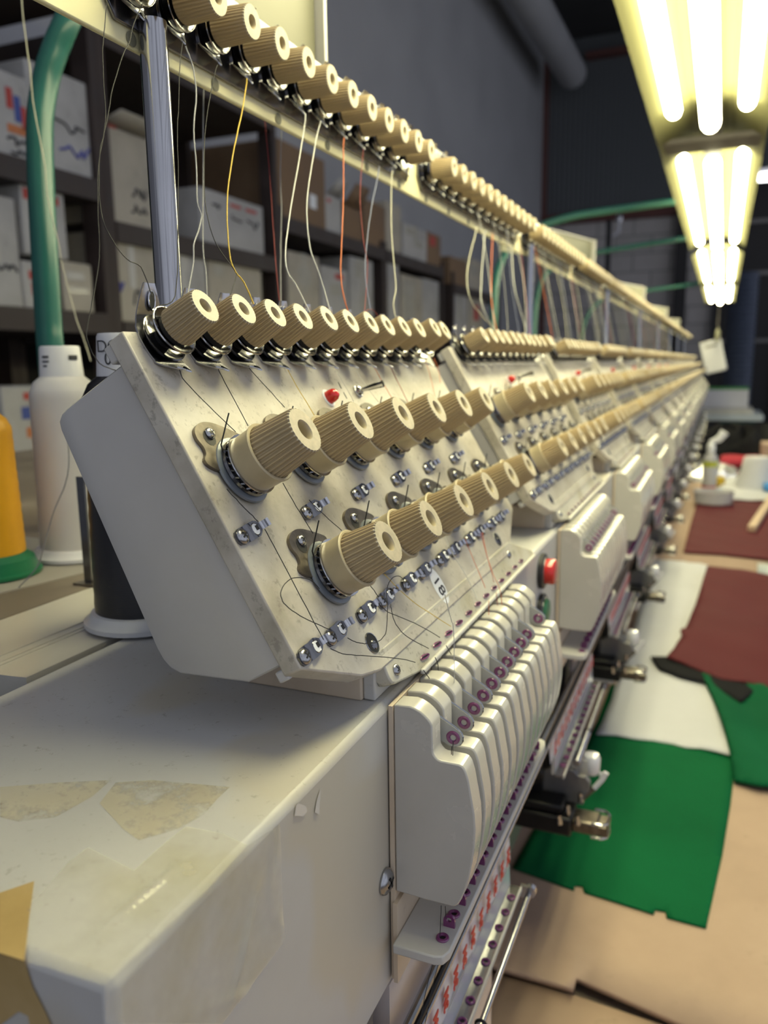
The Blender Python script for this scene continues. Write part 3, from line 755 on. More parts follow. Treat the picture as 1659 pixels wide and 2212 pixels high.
# ------------------------------------------------------------------ upper rail strips
RP = H/13
def rail_strip(level):
    b = (-.176, .355, .1051)
    root = thing('pretension_strip', 'x', 'thread tension strip', b, 'thread tension strips on the upper rail')
    ys = [.2605 - .0207*2 + RP*k for k in range(12)]
    mb = MB(); mb.mat = 'strip_steel'
    y0, y1 = ys[0] - .0125, ys[-1] + .0125
    mb.prism([(y0+.006, .1038), (y1-.003, .1038), (y1, .1075), (y1, .1340), (y0, .1340), (y0, .1120)], -.1765, -.1752, 'x')
    kn = lambda m, r, d: (add_knob(m, .0052, .0187, .0062, .0057, .0021, r, d, 4 if r > 30 else (3 if r > 14 else 1)))
    if level == 2:
        for y in ys: mb.fr = VF(-.1752, y, .1168); kn(mb, 12, 0); mb.mat = 'dark_chrome'; mb.lathe([(.006, .001), (.0079, .003), (.0079, .0045), (.005, .0050)], 12); mb.mat = 'dark_chrome'; mb.box(-.003, .003, -.0118, 0, 0, .0035)
        mb.fr = ID; part('body', mb, root); return root
    part('plate', mb, root, bevel=.0004)
    for k, y in enumerate(ys):
        if level == 0:
            p = part('tension_knob', None, root, (-.1752, y, .1168), VROT, mesh=shared('rail_knob', lambda m: kn(m, 34, .0003)))
            p.rotation_euler = (Matrix(VROT.to_matrix()) @ Matrix.Rotation(k*.9, 3, 'Z')).to_euler()
            part('tension_discs', None, p, mesh=shared('small_discs_rail', lambda m: (add_small_discs(m, 28)))).scale = (1, 1, .72)
            q = part('hook_plate', None, p, mesh=shared('hook_plate', add_hook_plate)); q.rotation_euler = (0, 0, -k*.9)
        else:
            part('tension_knob', None, root, (-.1752, y, .1168), VROT, mesh=shared('rail_knob_all', lambda m: (kn(m, 20, .0003), add_small_discs(m, 16), add_hook_plate(m, False))))
    return root

# ------------------------------------------------------------------ build the rows
NH = 16
def row(fn, levels, lab):
    protos = {}
    out = []
    for k in range(NH):
        lv = 0 if k < levels[0] else 1 if k < levels[1] else 2
        if lv not in protos:
            r = protos[lv] = fn(lv); k0 = k
            r.location.y += k*H*K
            r['_k'] = k
        else:
            src = protos[lv]; r = copy_tree(src, (k - src['_k'])*H)
        r['label'] = lab(k); out.append(r)
    for r in protos.values(): del r['_k']
    for r in out:
        if '_k' in r: del r['_k']
    return out
def nth(k, n=NH): return 'last, farthest' if k == n-1 else ORD[k]
boxes = row(tension_box, (3, 8), lambda k: 'cream tension box with pleated beige knobs, nearest in the row, sticker 18' if k == 0 else
            '%s cream tension box with beige knobs, counting along the machine beam' % nth(k))
cases = row(needle_case, (3, 8), lambda k: 'pale finned needle case, nearest one, beside the taped beam end' if k == 0 else
            '%s pale finned needle case with purple eyelets, counting along the beam' % nth(k))
strips = row(guide_strip, (2, 6), lambda k: 'metal eyelet strip with red 3M tape under the nearest needle case' if k == 0 else
             'metal eyelet strip with red-lettered tape under the %s needle case' % nth(k))
arms = row(attachment, (3, 8), lambda k: 'black attachment arm with chrome clip under the nearest needle case, mostly hidden' if k == 0 else
           'black attachment arm with chrome clip under the %s needle case' % nth(k))
rails = row(rail_strip, (3, 8), lambda k: 'metal strip of twelve beige knobs at the near end of the upper rail' if k == 0 else
            '%s metal strip of twelve beige knobs along the upper rail' % nth(k))
st = MB(); st.mat = 'sticker_white'; st.fr = PF(.269, .1040, .0001)
st.F(*[st.P((.0052*cos(a)*.9, .0072*sin(a), 0)) for a in [2*pi*i/28 for i in range(28)]]); st.fr = ID
s_ = part('number_sticker', st, boxes[0], label='white oval sticker numbered 18')
text('number', '18', .0078, 'ink_dark', boxes[0], PL(.269, .1040, .00022), (Matrix(PROT.to_matrix()) @ Matrix.Rotation(-pi/2 + .12, 3, 'Z')).to_euler(), .00003)

# ------------------------------------------------------------------ the long beam
YE = .168 + NH*H + .05
beam = thing('machine_beam', 'long pale grey machine beam, taped at its near end, carrying all the tension boxes', 'machine', (-.14, .0877, -.1960))
mb = MB(); mb.mat = 'beam_paint'
mb.prism([(-.1960, -.2030), (-.0998, -.2030), (-.0998, -.0868), (-.1960, -.0868)], .0877, YE, 'y')
part('body', mb, beam, bevel=.0022)
mb = MB(); mb.mat = 'pink_white'
mb.mat = 'grey_metal'; mb.box(-.190, -.118, .1400, YE-.02, -.3400, -.1962)
part('lower_body', mb, beam)
for k in range(NH):
    mb = MB(); mb.mat = 'pink_white'; mb.box(-.1175, -.0872, (.2060 if k == 0 else .285)+k*H, .3350+k*H, -.3350, -.1962); part('head_panel', mb, beam)
mb = MB(); mb.mat = 'grey_metal'; mb.box(-.1175, -.0900, .1400, .1990, -.3350, -.1962); part('end_panel', mb, beam)
for (u_, v_), z, r, m in (((900, 2212), -.212, .0013, 'black_metal'), ((882, 2212), -.208, .0016, 'steel'), ((912, 2212), -.216, .0009, 'chrome')):
    x = pZ(u_, v_, z).x
    mb = MB(); mb.mat = m; mb.tube([(x, .10, z), (x, YE-.05, z)], r, 10); part('slide_rail', mb, beam)
mb = MB()
add_screw(mb, .0042); MESH['beam_screw'] = mb.mesh('beam_screw')
part('screw', None, beam, (-.0868, .2020, -.1560), VROT, mesh=MESH['beam_screw'])
def btn(col):
    def f(mb):
        mb.mat = 'black_plastic'; mb.lathe([(.0098, 0), (.0098, .0024), (.0088, .0030), (.0074, .0030)], 28, cap1=True)
        mb.mat = 'steel'; mb.lathe([(.0082, .0030), (.0082, .0034), (.0072, .0034)], 28)
    return f
def cap(col, z):
    def f(mb): mb.mat = col; mb.lathe([(.0070, .0030), (.0072, z-.0012), (.0066, z-.0002), (.0060, z)], 28, cap1=True)
    return f
for k in range(1):
    for col, z, hh, key in (('red_plastic', -.1140, .0085, 'red'), ('green_plastic', -.1370, .0050, 'green')):
        p = part(key + '_button', None, beam, (-.0868, .4290 + k*H, z), VROT, mesh=shared(key + '_cap', cap(col, hh)))
        part('bezel', None, p, mesh=shared('button_bezel', btn(col)))
# clear tape wrapped over the near corner, a strip of masking tape
def onbeam(pts, off):
    return [tuple(p) for p in pts]
def film(name, poly_top, poly_front, mat, label, off):
    mb = MB(); mb.mat = mat
    if name == 'clear_tape':
        r = random.Random(11); CR = []
        for _ in range(150):
            a_ = r.uniform(0, pi); CR.append((cos(a_), sin(a_), r.uniform(-.16, .16), r.uniform(.0008, .0022), r.uniform(.0003, .0011), r.uniform(-.0, .2), r.uniform(.006, .03)))
        for pl, ax in ((poly_top, 2), (poly_front, 0)):
            pp = [(pZ(u, v, -.0998 + off) if ax == 2 else pX(u, v, -.0868 + off)) for u, v in pl]
            bm = bmesh.new(); f = bm.faces.new([bm.verts.new(p) for p in pp]); bm.normal_update()
            if (f.normal.z if ax == 2 else f.normal.x) < 0: f.normal_flip()
            bmesh.ops.triangulate(bm, faces=bm.faces[:])
            for _ in range(7):
                es = [e for e in bm.edges if e.calc_length() > .0013]
                if es: bmesh.ops.subdivide_edges(bm, edges=es, cuts=1); bmesh.ops.triangulate(bm, faces=[q for q in bm.faces if len(q.verts) > 3])
            for q in bm.verts:
                a, b = (q.co.x + .09, q.co.y - .12) if ax == 2 else (-(q.co.z + .10), q.co.y - .12)
                h = 0
                for cx, sx_, c, wd, am, m0, ml in CR:
                    d = abs(cx*a + sx_*b - c); t_ = -sx_*a + cx*b - m0 + .1
                    if d < wd: h += am*(1-d/wd)*max(0, 1-abs(t_)/ml)
                if ax == 2: q.co.z += h
                else: q.co.x += h
            bm.verts.index_update()
            for q in bm.verts: mb.v.append(tuple(q.co))
            base_i = len(mb.v) - len(bm.verts)
            for f in bm.faces: mb.F(*[base_i + q.index for q in f.verts])
            bm.free()
        return part(name, mb, beam, label=label, smooth=60)
    for pl, ax in ((poly_top, 2), (poly_front, 0)):
        if not pl: continue
        pp = [(pZ(u, v, -.0998 + off) if ax == 2 else pX(u, v, -.0868 + off)) for u, v in pl]
        a = sum(pp[i][0 if ax == 2 else 1]*pp[(i+1) % len(pp)][1 if ax == 2 else 2] - pp[(i+1) % len(pp)][0 if ax == 2 else 1]*pp[i][1 if ax == 2 else 2] for i in range(len(pp)))
        if a < 0: pp.reverse()
        mb.poly(pp)
    return part(name, mb, beam, label=label)
# tape and stains on the beam
film('adhesive_stain', [(330, 1685), (497, 1700), (470, 1725), (440, 1760), (385, 1790), (300, 1815), (265, 1790), (215, 1735), (250, 1690)], None, 'adhesive_stain', 'yellow adhesive stain on the beam top', .00008)
film('adhesive_stain', [(0, 1700), (130, 1690), (240, 1685), (200, 1720), (120, 1765), (40, 1775), (0, 1765)], None, 'adhesive_stain', 'faint yellow stain at the beam edge', .00008)
film('clear_tape', [(535, 1826), (440, 1930), (226, 2128), (60, 2078), (60, 1960), (150, 1860), (190, 1830), (290, 1880), (345, 1830), (400, 1785), (480, 1800)],
     [(535, 1826), (605, 1780), (612, 1960), (610, 2040), (480, 2212), (228, 2212), (226, 2128), (440, 1930)], 'clear_tape', 'wrinkled yellowed clear tape', .0003)
mb = MB(); mb.mat = 'masking_tape'
tp = [pZ(u, v, -.0994) for u, v in [(-60, 1950), (0, 1928), (74, 1903), (62, 1990), (53, 2075), (-60, 2040)]]
mb.poly([tuple(p) for p in tp])
mb.poly([(p.x, .0874, p.z) for p in [pY(u, v, .0874) for u, v in [(-60, 2040), (53, 2075), (70, 2130), (100, 2190), (130, 2260), (75, 2260), (60, 2195), (40, 2185), (20, 2200), (-60, 2260)]]])
part('masking_tape', mb, beam, label='torn brown masking tape at the beam corner')
film('tape_residue', None, [(640, 1738), (645, 1735), (660, 1740), (664, 1752), (655, 1764), (636, 1762)], 'residue', 'small torn tape residue', .0003)
film('tape_residue', None, [(693, 1702), (690, 1760), (680, 1755), (684, 1730)], 'residue', 'small torn tape residue', .0003)

# ------------------------------------------------------------------ thread stand over the machine: upper rail, poles, cream boards
rail = thing('upper_rail', 'cream upper rail running the length of the machine behind the knob strips', 'rail', (-.1825, -.1, .0990), None)
mb = MB(); mb.mat = 'rail_cream'; mb.box(-.1792, -.1770, -.25, YE, .0986, .1340)
part('bar', mb, rail, bevel=.0006)
for k in range(30):
    def plug(m): m.mat = 'panel_cream'; m.lathe([(.0021, .0001), (.0023, .0004), (.0018, .0005), (.001, .0003)], 18, cap1=True)
    if k < 20: part('plug', None, rail, (-.1770, .130 + .0455*k, .1012), VROT, mesh=shared('rail_plug', plug))
for k in range(9):
    y = .2265 + .5405*k
    if y > YE: break
    t = thing('stand_pole', ('thick chromed pole standing just behind the nearest tension box' if k == 0 else '%s chromed pole under the upper rail, counting from the camera' % ORD[k]), 'pole', (-.1725, y, -.0998), 'chromed poles under the rail')
    mb = MB(); mb.mat = 'brushed_tube'; mb.fr = ((-.1725, y, 0), (1, 0, 0), (0, 1, 0), (0, 0, 1)); mb.lathe([(.0044, -.0998), (.0044, .1075)], 28, cap0=True, cap1=True); part('tube', mb, t)
    mb = MB(); mb.mat = 'steel'; mb.fr = ((-.1725, y, 0), (1, 0, 0), (0, 1, 0), (0, 0, 1)); mb.lathe([(.0085, -.0998), (.0085, -.0960), (.0060, -.0945), (.0046, -.0945)], 24); part('foot', mb, t)
# cream boards standing on the rail
bd = Vector((-.273, -.962, 0)); bn = Vector((.962, -.273, 0))
for k, (yr, z1, lb) in enumerate([(.368, .205, 'grey board standing on the rail at the very top, behind the first knobs'), (1.238, .1735, 'cream board on the upper rail behind the knob strips, second from the camera'),
                              (2.06, .1735, 'cream board standing on the rail, third from the near end'), (2.90, .1735, 'small far cream board on the rail, fourth from the near end'), (3.74, .1735, 'farthest cream board standing on the rail')]):
    o = Vector((-.184, yr, 0)); z0 = .1342; L = .26
    t = thing('rail_board', lb, 'board', (o.x+bd.x*.1, yr-.1, z0), 'cream boards on the upper rail')
    fr = (tuple(o), tuple(bd), tuple(bn), (0, 0, 1))
    mb = MB(); mb.mat = 'panel_cream'; mb.fr = fr; mb.box(.002, L, -.004, -.002, z0, z1-.001); part('sheet', mb, t)
    mb = MB(); mb.mat = 'pale_paint'; mb.fr = fr; mb.box(-.0005, .0015, -.0045, .0035, z0, z1); mb.box(0, L, -.0045, -.0005, z1-.001, z1+.0005); part('edge', mb, t)

# ------------------------------------------------------------------ fluorescent fixtures
def fixture(name, y0, y1, label, cord=False):
    zt = .285; xc = -.0315
    t = thing('fluorescent_light', label, 'light', (xc, (y0+y1)/2, zt+.045), 'fluorescent lights over the machine')
    mb = MB(); mb.mat = 'reflector'
    sec = [(-.0980, .2850), (-.0560, .3130), (-.0470, .3130), (-.0400, .3060), (-.0230, .3060), (-.0160, .3130), (-.0070, .3130), (.0350, .2850)]
    o = sec + [(x, z+.0015) for x, z in reversed(sec)]
    mb.prism([(z, x) for x, z in o], y0, y1, 'y')
    part('reflector', mb, t, smooth=20)
    mb = MB(); mb.mat = 'fixture_dark'; mb.box(-.049, -.014, y0, y1, .315, .335); part('housing', mb, t)
    mid = (y0+y1)/2
    mb = MB(); mb.mat = 'fixture_dark'
    mb.box(-.0430, -.0200, mid-.13, mid+.10, .2960, .3058); mb.box(-.0950, .0320, mid-.030, mid+.030, .2890, .2960)
    part('lamp_holder', mb, t)
    for a, b in ((y0+.04, mid-.10), (mid+.10, y1-.02)):
        for x, z, dy in ((xc, .2900, 0), (-.0720, .2935, -.06), (.0090, .2935, -.06)):
            mb = MB(); mb.mat = 'tube_glow'; mb.fr = ((x, 0, z), (1, 0, 0), (0, 0, 1), (0, 1, 0))
            r = .0115 if x == xc else .0095
            aa, bb = a+dy*.3, b+dy
            if b > mid + .5 and x == xc: bb = b + .03
            mb.lathe([(r*.5, aa), (r*.9, aa+.004), (r, aa+.012), (r, bb-.012), (r*.9, bb-.004), (r*.5, bb)], 14, cap0=True, cap1=True)
            part('tube', mb, t)
    if cord:
        mb = MB(); mb.mat = 'fixture_dark'; mb.tube([(xc, y1-.05, .300), (xc-.004, y1, .225), (xc-.002, y1, .155)], .002, 6); part('pull_cord', mb, t)
        mb = MB(); mb.mat = 'panel_cream'; mb.fr = ((xc-.002, y1, .095), (1, 0, 0), (0, 1, 0), (0, 0, 1)); mb.lathe([(.004, -.005), (.012, .005), (.013, .03), (.009, .055), (.003, .066)], 14, cap0=True, cap1=True); part('pull_knob', mb, t)
    return t
fixture('a', .16, 2.34, 'near fluorescent light fixture with glowing yellow-white tubes above the machine')
fixture('b', 2.45, 4.55, 'far fluorescent light fixture beyond the near one, with a hanging pull cord', True)

# ------------------------------------------------------------------ loose threads
ZA = Vector((-.1660, 0, .1045)); ZB = Vector((-.1395, 0, .0180))
HD = (ZB-ZA).normalized(); HN = Vector((-HD.z, 0, HD.x))
def thread(label, pts, mat, r=.00042, where='hang', n=5, off=.003, group=None, sub=4):
    if where == 'behind': P = [pPl(u, v, ZA + Vector((-.032, 0, 0)), HN) for u, v in pts]
    elif where == 'hang': P = [pPl(u, v, ZA, HN) for u, v in pts]
    elif where == 'plate': P = [pPl(u, v, PO + N0*off, N0) for u, v in pts]
    else: P = [where(u, v) for u, v in pts]
    sp = smoothpath(P, sub)
    rnd = random.Random(int(pts[0][0]*7 + pts[0][1]))
    sp = [sp[0]] + [p + Vector((rnd.uniform(-1, 1), rnd.uniform(-1, 1), rnd.uniform(-1, 1)))*.00007 for p in sp[1:-1]] + [sp[-1]]
    mb = MB(); mb.mat = 'thread_' + mat; mb.tube(sp, r, n)
    return solo('thread', mb, label, 'thread', tuple(sp[-1]), group)
HG = 'threads hanging from the upper rail'
for lb, mt, r, pts in [
    ('black linty thread sagging to the eye of the nearest small knob', 'black', .00014, [(307, 8), (289, 51), (279, 92), (268, 113), (245, 184), (230, 265), (215, 336), (215, 429), (224, 480), (245, 522), (274, 560), (304, 577), (323, 623), (328, 640)]),
    ('black thread left of the chromed pole, running down past the sagging one', 'black', .00013, [(231, 5), (226, 58), (222, 108), (224, 184), (228, 260), (213, 353), (211, 437), (214, 560), (200, 650), (188, 710), (190, 740), (215, 785), (250, 800)]),
    ('straight black knotted thread just right of the chromed pole', 'black', .00014, [(395, 90), (388, 146), (386, 227), (383, 286), (385, 374), (384, 522), (378, 640), (345, 660)]),
    ('grey thread with an open loop between the pole and the yellow thread', 'grey', .00026, [(401, 100), (410, 125), (418, 150), (424, 205), (418, 281), (424, 353), (426, 437), (435, 467), (428, 500), (418, 530), (418, 564), (405, 640)]),
    ('straight grey thread beside the yellow one', 'grey', .00024, [(441, 150), (439, 269), (439, 400), (439, 540), (446, 600), (450, 760)]),
    ('black thread crossing the yellow thread above the second knob', 'black', .00014, [(470, 140), (464, 159), (447, 248), (441, 336), (443, 437), (458, 505), (477, 543), (506, 583), (510, 598), (498, 636), (497, 655)]),
    ('bright yellow thread hanging to the third small knob', 'yellow', .00024, [(533, 170), (532, 184), (523, 239), (506, 319), (492, 416), (492, 501), (498, 560), (510, 589), (527, 610), (548, 657)]),
    ('thin dark red thread left of the two white threads', 'red', .00013, [(569, 215), (575, 295), (579, 331), (587, 445), (593, 533), (599, 609), (607, 680), (612, 760)]),
    ('faint grey thread in front of the brown carton', 'grey', .0002, [(610, 240), (606, 369), (608, 457), (606, 558), (607, 660), (610, 760)]),
    ('left one of the two thick white threads bulging leftward', 'white', .00026, [(660, 247), (656, 285), (636, 402), (623, 483), (616, 553), (623, 591), (638, 614), (670, 677)]),
    ('right one of the two thick white threads', 'white', .00026, [(693, 262), (682, 305), (664, 422), (664, 490), (673, 548), (692, 599), (716, 684)]),
    ('orange thread hanging straight from the rail', 'orange', .00026, [(743, 298), (742, 320), (742, 407), (739, 508), (736, 584), (742, 637), (756, 684)]),
    ('red thread ending in a curl over the knobs', 'red', .00013, [(785, 322), (778, 422), (783, 500), (789, 543), (794, 574), (789, 655), (787, 676), (795, 669), (808, 671), (821, 690)]),
    ('slanting blue grey thread right of the orange one', 'blue', .00022, [(819, 360), (816, 381), (803, 445), (792, 528), (789, 596), (800, 668)]),
    ('long cream thread hanging near the right end of the nearest box', 'cream', .00026, [(848, 370), (846, 391), (845, 483), (850, 558), (855, 622), (850, 657), (857, 696)]),
    ('pale thread sagging onto the second box, leftmost one there', 'cream', .0003, [(1030, 490), (1028, 500), (1010, 578), (1012, 634), (1029, 667), (1057, 700), (1066, 712)]),
    ('pale thread beside the leftmost one of the second box', 'white', .0003, [(1049, 497), (1047, 510), (1039, 616), (1042, 662), (1066, 710)]),
    ('reddish thread hanging over the second box', 'orange', .0003, [(1064, 505), (1061, 604), (1063, 660), (1072, 712)]),
    ('white thread hanging over the middle of the second box', 'white', .0003, [(1105, 530), (1108, 590), (1113, 629), (1133, 700), (1136, 716)])]:
    thread(lb, pts, mt, r, 'behind' if ('straight grey' in lb or 'dark red' in lb or 'faint grey' in lb) else 'hang', group=HG)
rnd = random.Random(3)
cols = ['white', 'grey', 'orange', 'grey', 'white', 'cream', 'grey', 'blue', 'white', 'red', 'cream', 'grey']
for k in range(1, 9):
    for i in range(9 if k < 4 else 6):
        if k == 1 and i in (0, 1, 2, 4): continue
        q = (i*12)//(9 if k < 4 else 6)
        ya = .2191 + RP*q + k*H; yb = Y1[q] + k*H; c = cols[(i + k) % 12]
        s0 = rnd.uniform(.15, .35); bulge = rnd.uniform(-.018, .012)
        P = [ZA + Vector((0, ya, 0))]
        for j in range(1, 7):
            a = j/7; P.append(ZA.lerp(ZB, a) + Vector((0, ya + (yb-ya)*a**1.6 + bulge*sin(pi*a), 0)))
        P.append(ZB + Vector((0, yb, 0)))
        mb = MB(); mb.mat = 'thread_' + c; mb.tube(smoothpath(P, 3), .00018, 4)
        solo('thread', mb, '%s thread hanging from the rail to the %s tension box' % (dict(grey='grey', blue='blue grey').get(c, c), ORD[k]), 'thread', tuple(P[-1]), HG + ', %s box %s' % (ORD[k], c))
PG = 'threads running down the tension plate'
for lb, mt, r, pts in [
    ('black thread from the beak of the nearest small knob to the first large knob', 'black', .00013, [(388, 795), (389, 803), (400, 824), (450, 876), (509, 933)]),
    ('black thread from the second small knob down behind the first large knob', 'black', .00013, [(473, 795), (474, 803), (503, 858), (536, 920)]),
    ('black thread from the third small knob to the large knob below', 'black', .00013, [(537, 790), (540, 797), (575, 836), (615, 880)]),
    ('yellow thread crossing the plate under the fourth small knob', 'yellow', .00013, [(621, 797), (640, 832), (679, 897)]),
    ('white thread between the red lamp and the switch', 'white', .00013, [(723, 796), (740, 824), (764, 867)]),
    ('white thread passing in front of the toggle switch', 'white', .00013, [(768, 798), (790, 832), (819, 870)]),
    ('orange thread right of the toggle switch', 'orange', .00013, [(809, 794), (830, 832), (854, 872)]),
    ('dark red thread right of the orange one beside the switch', 'red', .00013, [(844, 794), (862, 830), (884, 874)]),
    ('orange thread at the right edge of the nearest tension plate', 'orange', .00013, [(917, 775), (930, 815), (942, 868)]),
    ('orange thread hanging off the last small knob of the nearest box', 'orange', .00013, [(937, 774), (947, 798), (951, 826)]),
    ('black thread from the first large knob to the first middle guide', 'black', .00013, [(490, 1056), (517, 1086), (540, 1109), (558, 1127)]),
    ('black thread from the first middle guide to the bottom guide', 'black', .00013, [(572, 1143), (599, 1193), (650, 1290), (699, 1382)]),
    ('black thread between the two nearest large knobs', 'black', .00013, [(611, 1043), (640, 1094), (676, 1152)]),
    ('black thread right of the second middle guide', 'black', .00013, [(668, 1080), (700, 1112), (738, 1146)]),
    ('loose black thread looping left of the lower nearest large knob', 'black', .00013, [(690, 1272), (675, 1256), (660, 1249), (636, 1248), (618, 1258), (607, 1276), (608, 1292), (617, 1307), (648, 1330), (685, 1348), (715, 1361)]),
    ('loose black thread loop below the second large knob', 'black', .00013, [(751, 1378), (766, 1386), (783, 1390), (800, 1390), (816, 1386), (828, 1376), (835, 1360), (837, 1313), (835, 1280), (843, 1254), (857, 1244), (868, 1248), (876, 1260), (876, 1280)]),
    ('black thread from the bottom guide to the first ledge eyelet', 'black', .00013, [(714, 1401), (740, 1412), (780, 1416), (826, 1419), (870, 1424), (897, 1431)]),
    ('black thread running to the third ledge eyelet', 'black', .00013, [(799, 1264), (818, 1290), (831, 1317), (866, 1334), (905, 1351), (950, 1377)]),
    ('black thread running to the second ledge eyelet', 'black', .00013, [(844, 1305), (846, 1320), (851, 1340), (862, 1358), (880, 1376), (926, 1401)]),
    ('yellow thread from the lower knob row to the ledge', 'yellow', .00012, [(830, 1240), (880, 1290), (930, 1325), (974, 1353)]),
    ('orange thread running down to the middle of the ledge', 'orange', .00013, [(1003, 1161), (1025, 1214), (1048, 1270)]),
    ('orange thread crossing the far end of the ledge', 'orange', .00013, [(1042, 1150), (1052, 1200), (1066, 1242), (1078, 1268)]),
    ('dark red thread beside the orange one on the ledge', 'red', .00012, [(1038, 1150), (1050, 1195), (1060, 1230), (1067, 1258)]),
    ('white thread running from the lower row to the ledge', 'white', .00014, [(960, 1158), (980, 1200), (1005, 1240), (1030, 1292)])]:
    thread(lb, pts, mt, r, 'plate', 5, group=PG)
CG = 'threads over the needle case'
cv = lambda u, v: pX(u, v, -.0800)
for lb, mt, pts, x in [('white thread falling straight from the ledge into the needle case', 'white', [(961, 1284), (975, 1340), (979, 1352), (981, 1420), (981, 1500), (980, 1580)], -.0745),
                       ('black thread under the ledge, leftmost at the needle case', 'black', [(915, 1448), (925, 1462), (937, 1480)], -.0815), ('black thread hanging from the ledge to the second fin gap', 'black', [(940, 1420), (945, 1432), (947, 1452), (946, 1480)], -.0815),
                       ('black thread entering the third fin gap', 'black', [(964, 1394), (972, 1408), (980, 1424)], -.0815), ('orange thread going down between the far fins', 'orange', [(1078, 1268), (1083, 1290), (1084, 1330), (1085, 1350)], -.0800),
                       ('orange thread behind the brighter one between the far fins', 'orange', [(1056, 1298), (1056, 1334)], -.0810), ('dark red thread between the far fins', 'red', [(1072, 1280), (1076, 1318)], -.0810)]:
    thread(lb, pts, mt, .00014, lambda u, v, x=x: pX(u, v, x), 5, group=CG)
for i, (pts, x, lb) in enumerate([([(953, 1956), (950, 2022)], -.0672, 'black thread dropping into the nearest eyelet of the lower plate'), ([(962, 1958), (963, 1985)], -.0668, 'short black thread at the nearest purple hook'),
                              ([(936, 2078), (920, 2140), (903, 2230)], -.076, 'black thread under the lower plate, left one'), ([(947, 2080), (930, 2150), (915, 2230)], -.0745, 'black thread under the lower plate, right one'),
                              ([(979, 1600), (978, 1632)], -.0672, 'black thread tied in the nearest lever eyelet'), ([(976, 1612), (975, 1630)], -.0672, 'black thread end beside the nearest lever eyelet')]):
    thread(lb, pts, 'black', .00012, lambda u, v, x=x: pX(u, v, x), 5, group=CG)
import bmesh
ZT = -.40          # top of the work table
XW, YW = -1.75, 8.3
# ------------------------------------------------------------------ setting
mb = MB(); mb.mat = 'floor_concrete'; mb.box(XW-.1, 3.2, -2.6, YW+.1, -.92, -.87); struct('floor', mb)
mb = MB(); mb.mat = 'wall_grey'; mb.box(XW-.1, XW, -2.6, YW, -.87, 3.0); struct('wall_left', mb)
mb = MB(); mb.mat = 'cinder_block'; mb.box(XW, 3.2, YW, YW+.1, -.87, 1.36)
struct('wall_far', mb)
mb = MB(); mb.mat = 'siding'; mb.box(XW, 3.2, YW, YW+.1, 1.36, 3.0)
struct('wall_far_upper', mb)
mb = MB(); mb.mat = 'ceiling_dark'; mb.box(XW-.1, 3.2, 1.5, YW+.1, 3.0, 3.1); struct('ceiling', mb)
mb = MB(); mb.mat = 'girt_red'; mb.box(XW, .2, YW-.06, YW, 1.33, 1.42); struct('trim_1', mb)
mb = MB(); mb.mat = 'girt_red'; mb.box(XW, XW+.05, YW-.03, YW-.001, -.87, 2.95); struct('trim_2', mb)
a = pY(1265, 125, YW-.1); b_ = pY(1400, 92, YW-.1)
mb = MB(); mb.mat = 'girt_red'; mb.box(a.x, b_.x+.6, YW-.12, YW, a.z, b_.z); struct('trim_3', mb)
mb = MB(); mb.mat = 'door_dark'; mb.box(-.12, 3.1, YW-.08, YW, -.87, 1.55)
for x in (.05, .42, .80, 1.2): mb.box(x, x+.035, YW-.12, YW-.08, -.87, 1.55)
mb.mat = 'grey_metal'
for z in (.15, .75, 1.20): mb.box(-.1, 3.1, YW-.10, YW-.08, z, z+.035)
struct('door_1', mb)
mb = MB(); mb.mat = 'door_dark'; mb.box(-.47, -.36, YW-.10, YW, -.87, 1.40); struct('trim_4', mb)

# ------------------------------------------------------------------ ceiling duct, far strip lamp, far posts, green pipes
def pipe(name, label, cat, pts, r, mat, n=12, group=None, rings=0):
    mb = MB(); mb.mat = mat; sp = smoothpath(pts, 5); mb.tube(sp, r, n)
    return solo(name, mb, label, cat, tuple(sp[-1]), group)
p = pY(1236, 160, 8.0)
pipe('ceiling_duct', 'grey round duct running along the dark ceiling above the far corner', 'duct', [(p.x-.10, 3.6, p.z-.0), (p.x-.03, 6, p.z), (p.x, 8.0, p.z)], .13, 'wall_grey', 20)
a = pY(1634, 384, 6.4)
mb = MB(); mb.mat = 'far_tube_glow'; mb.fr = ((a.x, 6.4, a.z), (0, 0, 1), (0, 1, 0), (1, 0, 0)); mb.lathe([(.012, 0), (.026, .01), (.028, .03), (.028, 1.2), (.012, 1.23)], 12, cap0=True, cap1=True); mb.fr = ID
mb.mat = 'panel_grey'; mb.box(a.x-.02, a.x+1.25, 6.40, 6.52, a.z+.03, a.z+.06)
for q_ in (.3, 1.1): mb.tube([(a.x+q_, 6.46, a.z+.06), (a.x+q_, 6.46, 3.0)], .006, 6)
solo('strip_lamp', mb, 'white glowing strip lamp at the right edge, beyond the yellow fixtures', 'light', (a.x+.6, 6.4, a.z))
hz = lambda u, v: pPl(u, v, (0, .40, 0), (0, 1, 0))
HP = [pY(200, -70, .47), pY(155, 25, .423), pY(118, 110, .412), pY(100, 170, .408), pY(88, 240, .403), pY(86, 300, .400), pY(88, 380, .397), pY(92, 470, .393), pY(98, 580, .388), pY(105, 700, .384), pY(112, 790, .381)]
HP.append(Vector((HP[-1].x, HP[-1].y, -.0975)))
pipe('green_hose', 'thick green hose arching up at the left behind the white thread cone', 'hose', HP, .0079, 'hose_green', 20)
DQ = lambda u, v, d: ray(u, v)*(d/(-(RX.z*ray(u, v).x + RY.z*ray(u, v).y + RZ.z*ray(u, v).z)))
